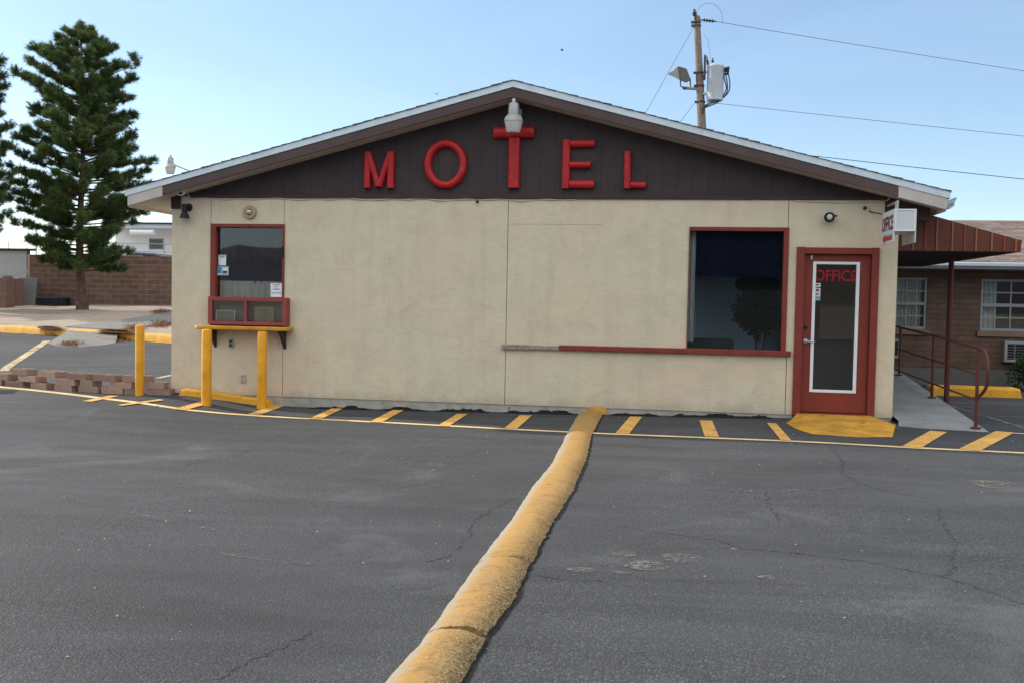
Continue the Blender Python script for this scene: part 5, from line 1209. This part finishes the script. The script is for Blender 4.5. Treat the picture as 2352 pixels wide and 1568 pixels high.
# parked car: only its roof shows over the wall
cy = wa.y + 6.0; c0, c1 = PY(262, 579, cy), PY(394, 590, cy); cxm, cw = (c0.x + c1.x) / 2 - .2, 2.3
cg = .95; ch = c0.z
car = thing('parked_car', 'dark blue parked car with only its roof showing over the wall', 'car', (cxm, cy, cg))
H_ = ch - cg; sec = [(-2.2, .35), (-2.25, .6), (-2.1, .78 * H_ * .75), (-1.25, .62 * H_), (-.75, .95 * H_), (-.2, H_), (.7, .985 * H_), (1.15, .93 * H_), (1.75, .64 * H_), (2.1, .58 * H_), (2.2, .5), (2.15, .3)]
MB().prism([(cxm + x, cg + z) for x, z in sec], cy, cy + 1.7).build('body', M['carpaint'], car, bevel=.12, seg=4)
MB().prism([(cxm - 1.0, cg + .66 * H_), (cxm - .65, cg + .9 * H_), (cxm + .65, cg + .92 * H_), (cxm + 1.1, cg + .68 * H_)], cy - .006, cy + .002).build('window', M['glassdull'], car)
for x in (-1.35, 1.35): 
    wv = MB().lathe([(.31, 0), (.33, .03), (.33, .17), (.31, .2)], (cxm + x, cy + .18, cg + .32), 24, (0, -1, 0)).build('wheel', M['black'], car, smooth=True); MB().lathe([(.2, .19), (.2, .21)], (cxm + x, cy + .18, cg + .32), 18, (0, -1, 0)).build('rim', M['galv'], wv)
# second yard lamp beyond the roof
yy = 11.5; l0, l1 = PY(391, 400, yy), PY(391, 360, yy)
kk = (l1.z - l0.z) / .40; yl = yard_lamp(l0.x, yy, l0.z, kk, 'small distant security lamp rising behind the left roof edge', 'barn style security lamps')
a = PY(450, 400, yy); MB().tube([(l0.x, yy, l0.z + .30 * kk), (l0.x + .05, yy + .15, l0.z + .22 * kk), (a.x, yy + .15, l0.z + .0)], .02, 8).tube([(a.x, yy + .15, l0.z + .05), (a.x, yy + .15, .3)], .07, 12).build('post', M['galv'], yl)

# ------------------------------------------------------------------ utility pole
UY = 19.0
def UP_(px, py, d=0.0): return PY(px, py, UY + d)
t0, t1 = UP_(1600.5, 38), UP_(1612, 290); ax_ = (t1 - t0).normalized(); ub = t1 + ax_ * ((t1.z - .2) / -ax_.z); ub.z = max(ub.z, 0)
po = thing('utility_pole', 'weathered wooden utility pole rising behind the roof', 'pole', (ub.x, ub.y, 0))
MB().tube([t0, t0.lerp(t1, .5), t1, ub], [.098, .115, .135, .17], 18).build('shaft', M['pole'], po, smooth=True)
ins = MB(); q = UP_(1594, 34); ins.tube([t0 + Vector((0, -.05, -.25)), t0 + Vector((-.06, -.05, .12))], .05, 8); ins.lathe([(.03, 0), (.07, .03), (.03, .06), (.07, .09), (.03, .13), (.04, .2)], t0 + Vector((-.08, -.05, .0)), 14); ins.build('pin_insulator', M['porcelain'], po, smooth=True)
i0, i1 = UP_(1608, 46), UP_(1645, 50); di = (i1 - i0); L_ = di.length
ins = MB(); prof_ = [(.02, 0)]; 
for s in range(4): prof_ += [(.022, L_ * (.2 + s * .17)), (.075, L_ * (.25 + s * .17)), (.03, L_ * (.3 + s * .17))]
prof_ += [(.02, L_)]; ins.lathe(prof_, i0, 14, di); ins.build('strain_insulator', M['porcelain'], po, smooth=True)
for y_ in (52, 60, 168, 198, 235):
    c = t0.lerp(t1, (y_ - 38) / 252); MB().lathe([(.125 + .02 * (y_ > 100), -.02), (.125 + .02 * (y_ > 100), .02)], c, 18).obox(c + Vector((-.14, -.02, 0)), (.05, 0, 0), (0, .05, 0), (0, 0, .03)).build('band', M['porcelain'], po)
# transformer
ta, tb3 = UP_(1643, 149, -.1), UP_(1643, 231, -.1); rad = (UP_(1662.5, 190, -.1).x - UP_(1623.5, 190, -.1).x) / 2; hh = ta.z - tb3.z; cx_, cy_ = (ta.x + tb3.x) / 2, ta.y
tf = thing('transformer', 'grey can transformer hung on the utility pole', 'transformer', (cx_, cy_, tb3.z))
MB().lathe([(rad * .8, -.03), (rad * .97, .0), (rad * .97, .06), (rad, .08), (rad, hh - .10), (rad * 1.03, hh - .09), (rad * 1.03, hh - .05), (rad * .9, hh), (rad * .4, hh + .03)], (cx_, cy_, tb3.z), 36).build('tank', M['transformer'], tf, smooth=True)
for dx, h in ((-.14, .28), (.0, .22)): MB().lathe([(.03, 0), (.045, .04), (.03, .07), (.045, .11), (.025, .15), (.012, h)], (cx_ - .10 + dx, cy_ - .05, tb3.z + hh - .02), 12, (dx * 1.2, 0, 1)).build('bushing', M['porcelain'], tf, smooth=True)
for s in (0, 1, 2): c = Vector((cx_ + rad * .98, cy_ - .12 + .12 * s, tb3.z + hh * .86 - .06 * s)); MB().lathe([(.03, 0), (.045, .04), (.03, .08), (.05, .11), (.05, .16)], c, 12, (1, -.2, .1)).build('terminal', M['porcelain'], tf, smooth=True)
for z_ in (.18, .8): MB().box(cx_ - rad - .12, cx_ - rad + .04, cy_ - .06, cy_ + .06, tb3.z + hh * z_ - .03, tb3.z + hh * z_ + .03).build('bracket', M['galv'], tf)
MB().tube([(cx_ - rad - .08, cy_ - .1, tb3.z + hh * .55), (cx_ - rad - .08, cy_ - .1, tb3.z + hh * 1.25)], .035, 10).build('arrester', M['porcelain'], tf)
for k2, (c1_, c2_) in enumerate((((1672, 165), (1676, 205)), ((1667, 172), (1671, 208)), ((1663, 178), (1668, 205)))):
    P_ = [UP_(1664 + k2, 160 + 4 * k2, -.15), UP_(*c1_, -.2), UP_(*c2_, -.2), UP_(1660 - 3 * k2, 226 + 2 * k2, -.2), UP_(1640, 232 + 4 * k2, -.2), UP_(1616, 246 + 2 * k2, -.2), UP_(1614, 262, -.15)]
    cu_ = []
    for i in range(len(P_) - 1):
        q0, q1, q2, q3 = P_[max(i - 1, 0)], P_[i], P_[i + 1], P_[min(i + 2, len(P_) - 1)]
        for s in range(5): t = s / 5; cu_.append(.5 * ((2 * q1) + (q2 - q0) * t + (2 * q0 - 5 * q1 + 4 * q2 - q3) * t * t + (3 * q1 - q0 - 3 * q2 + q3) * t ** 3))
    MB().tube(cu_ + [P_[-1]], .019, 6).build('lead', M['wire'], tf)
# floodlight on its arm: boxy housing with a visor pointing left and down
fp = lambda x, y, d=0.0: UP_(x, y, d)
fl2 = thing('floodlight', 'grey boxy floodlight on an arm of the utility pole', 'floodlight', fp(1570, 200))
MB().tube([fp(1568, 203), fp(1604, 204)], .05, 10).build('arm', M['galv'], fl2)
MB().tube([fp(1563, 180, -.25), fp(1563, 198, -.25), fp(1571, 203, -.1), fp(1585, 203, .1), fp(1586, 198, .25), fp(1585, 180, .25)], .022, 8).build('yoke', M['floodgrey'], fl2)
def fbox(f0, f1, d):   # front outline and back outline, extruded in depth with taper
    vs = [fp(x, y, -d) for x, y in f0] + [fp(x, y, d) for x, y in f0]; n = len(f0); return vs, [tuple(range(n))[::-1], tuple(range(n, 2 * n))] + [(i, (i + 1) % n, (i + 1) % n + n, i + n) for i in range(n)]
MB().add(*fbox([(1549, 176), (1557, 152), (1577, 158), (1587, 184), (1576, 191), (1560, 184)], None, .36)).build('housing', M['floodgrey'], fl2, bevel=.03)
MB().add(*fbox([(1532, 170), (1546, 163), (1556, 153), (1561, 184), (1549, 178)], None, .40)).build('visor', M['outlet'], fl2, bevel=.01)

# wires
def wire(p0, p1, sag, r, lab, grp, n=24):
    if p1.x > p0.x: p1 = p0 + (p1 - p0) * 4; sag *= 8; n = 60
    pts = [p0.lerp(p1, i / n) - Vector((0, 0, sag * 4 * (i / n) * (1 - i / n))) for i in range(n + 1)]
    o = MB().tube(pts, r, 5).build('overhead_wire', M['wire'], None, org=p0); return tag(o, lab, 'wire', grp)
g2 = 'overhead wires at the utility pole'
wire(UP_(1645, 50), PY(2420, 150, 19), .05, .0075, 'highest overhead wire leaving the pole top to the right', g2)
wire(UP_(1620, 235), PY(2420, 311, 19), .02, .007, 'middle overhead wire running right from below the transformer', g2)
wire(PY(1800, 351, 16), PY(2420, 409, 16), .02, .010, 'lowest overhead wire emerging from behind the right roof slope', g2)
wire(UP_(1594, 62), PY(1470, 283, 19), 0, .007, 'long guy wire slanting left from the pole top', g2)
wire(UP_(1597, 235), PY(1545, 303, 19), 0, .007, 'short guy wire slanting left below the floodlight', g2)
lp = [UP_(1595 + 0, 24)] + [UP_(1628 - 32 * cos(t), 46 - 38 * sin(t)) for t in np.linspace(.35, pi, 16)] + [UP_(1660, 54)]
o = MB().tube(lp, .0055, 5).build('overhead_wire', M['wire'], None, org=lp[0]); tag(o, 'thin jumper wire looping over the pole top', 'wire', g2)
o = MB().tube([UP_(1617, 80), UP_(1627, 95), UP_(1630, 120), UP_(1632, 140)], .004, 5).build('overhead_wire', M['wire'], None, org=UP_(1617, 80)); tag(o, 'faint drop wire hanging down to the transformer bushing', 'wire', g2)

# two distant birds
def bird(px, py, d, lab, s, ry):
    p = PY(px, py, d); t = thing('bird', lab, 'bird', p, 'birds in the sky')
    mb = MB(); mb.lathe([(.01, -.12), (.045, -.06), (.055, .0), (.04, .07), (.028, .10), (.03, .13), (.006, .17)], p, 12, (1, .3, .1))
    o = mb.build('body', M['bird'], t, smooth=True); vs = []
    for sd in (-1, 1): 
        b_ = len(vs); vs += [p + Vector((.06, 0, .02)), p + Vector((-.06, 0, .02)), p + Vector((-.09, sd * .16, .09)), p + Vector((.02, sd * .17, .10)), p + Vector((-.16, sd * .34, .04))]
    wmb = MB().add(vs, [(0, 1, 2, 3), (3, 2, 4), (5, 6, 7, 8), (8, 7, 9)]); wg = wmb.build('wings', M['bird'], t)
    wg.modifiers.new('t', 'SOLIDIFY').thickness = .008
    t.rotation_euler = (0, 0, ry); t.scale = (s, s, s)
bird(1291, 116, 30, 'larger dark bird flying over the roof ridge', .5, .4)
bird(1003, 217, 30, 'tiny dark bird flying left of the roof ridge', .42, 1.2)

# the place across the road, mirrored in the office glass
ob = thing('opposite_building', 'tan building with a dark roof across the road behind the camera', 'building', (2, -36, 0))
MB().box(-8, 5.4, -36, -33, -.2, 2.75).build('wall', M['farwall'], ob)
MB().box(-8.4, 5.6, -36.3, -32.6, 2.75, 6.8).build('roof', M['farroof'], ob)
MB().box(5.7, 16, -36, -33.4, -.2, 5.4).build('side_wing', M['roomdark'], ob)

# ------------------------------------------------------------------ daylight
FILL_CLOUD = 9.5
PHI, EL = radians(17), radians(25)
S = Vector((-cos(PHI) * cos(EL), sin(PHI) * cos(EL), sin(EL)))      # towards the sun
sd = bpy.data.lights.new('sun', 'SUN'); sd.energy = SUN_E; sd.angle = radians(.6); sd.color = (1.0, .92, .80)
so_ = bpy.data.objects.new('sun', sd); COL.objects.link(so_); so_.rotation_euler = S.to_track_quat('Z', 'Y').to_euler(); so_.location = (0, 0, 30)
wd = bpy.data.worlds.new('World'); sc.world = wd; wd.use_nodes = True; nt = wd.node_tree; bg = nt.nodes['Background']
sk = nt.nodes.new('ShaderNodeTexSky'); sk.sky_type = 'NISHITA'; sk.sun_disc = False; sk.sun_elevation = EL; sk.sun_rotation = math.atan2(S.x, S.y)
sk.altitude = 1200; sk.air_density = SKY_AIR; sk.dust_density = SKY_DUST; sk.ozone_density = 1.5
tc = nt.nodes.new('ShaderNodeTexCoord'); mp = nt.nodes.new('ShaderNodeMapping'); mp.inputs['Scale'].default_value = (1.2, 2.0, 5.0); mp.inputs['Rotation'].default_value = (0, .15, .5)
cn_ = nt.nodes.new('ShaderNodeTexNoise'); cn_.inputs['Scale'].default_value = 1.6; cn_.inputs['Detail'].default_value = 7; cn_.inputs['Roughness'].default_value = .55; cn_.inputs['Distortion'].default_value = .5
cr = nt.nodes.new('ShaderNodeValToRGB'); cr.color_ramp.elements[0].position = .42; cr.color_ramp.elements[0].color = (.10, .10, .10, 1); cr.color_ramp.elements[1].position = .8; cr.color_ramp.elements[1].color = (.24, .24, .24, 1)
mx = nt.nodes.new('ShaderNodeMix'); mx.data_type = 'RGBA'; mx.inputs[7].default_value = (5.6, 7.8, 9.8, 1)
nt.links.new(tc.outputs['Generated'], mp.inputs[0]); nt.links.new(mp.outputs[0], cn_.inputs['Vector']); nt.links.new(cn_.outputs[0], cr.inputs[0]); nt.links.new(cr.outputs[0], mx.inputs[0])
nt.links.new(sk.outputs[0], mx.inputs[6])
# added bright cloud overhead and behind the camera to light the shaded front wall
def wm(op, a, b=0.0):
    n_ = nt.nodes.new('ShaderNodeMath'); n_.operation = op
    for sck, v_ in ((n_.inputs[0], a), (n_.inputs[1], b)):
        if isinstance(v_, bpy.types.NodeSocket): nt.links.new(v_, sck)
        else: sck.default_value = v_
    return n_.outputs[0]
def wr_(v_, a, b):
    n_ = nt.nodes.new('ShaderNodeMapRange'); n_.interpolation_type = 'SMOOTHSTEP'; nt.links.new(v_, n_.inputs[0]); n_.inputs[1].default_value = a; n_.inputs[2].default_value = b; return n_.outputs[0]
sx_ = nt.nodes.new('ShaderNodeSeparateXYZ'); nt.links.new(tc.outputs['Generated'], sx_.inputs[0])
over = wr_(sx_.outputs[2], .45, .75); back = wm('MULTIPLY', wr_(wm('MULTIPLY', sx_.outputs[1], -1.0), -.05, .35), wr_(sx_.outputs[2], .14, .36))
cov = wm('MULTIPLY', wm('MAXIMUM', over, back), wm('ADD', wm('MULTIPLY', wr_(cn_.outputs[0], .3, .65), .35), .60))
mv = nt.nodes.new('ShaderNodeMix'); mv.data_type = 'RGBA'; nt.links.new(cov, mv.inputs[0]); nt.links.new(mx.outputs[2], mv.inputs[6]); mv.inputs[7].default_value = (FILL_CLOUD, FILL_CLOUD * .985, FILL_CLOUD * .95, 1)
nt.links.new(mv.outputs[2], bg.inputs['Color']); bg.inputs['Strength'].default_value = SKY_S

vsx = sc.view_settings; vsx.view_transform = 'Standard'; vsx.look = 'None'; vsx.exposure = EXPO; vsx.gamma = 1; vsx.use_curve_mapping = False
sc.render.engine = 'CYCLES'; sc.cycles.use_denoising = True; sc.cycles.max_bounces = 8; sc.cycles.transparent_max_bounces = 16; sc.cycles.sample_clamp_indirect = 6
sc.render.film_transparent = False
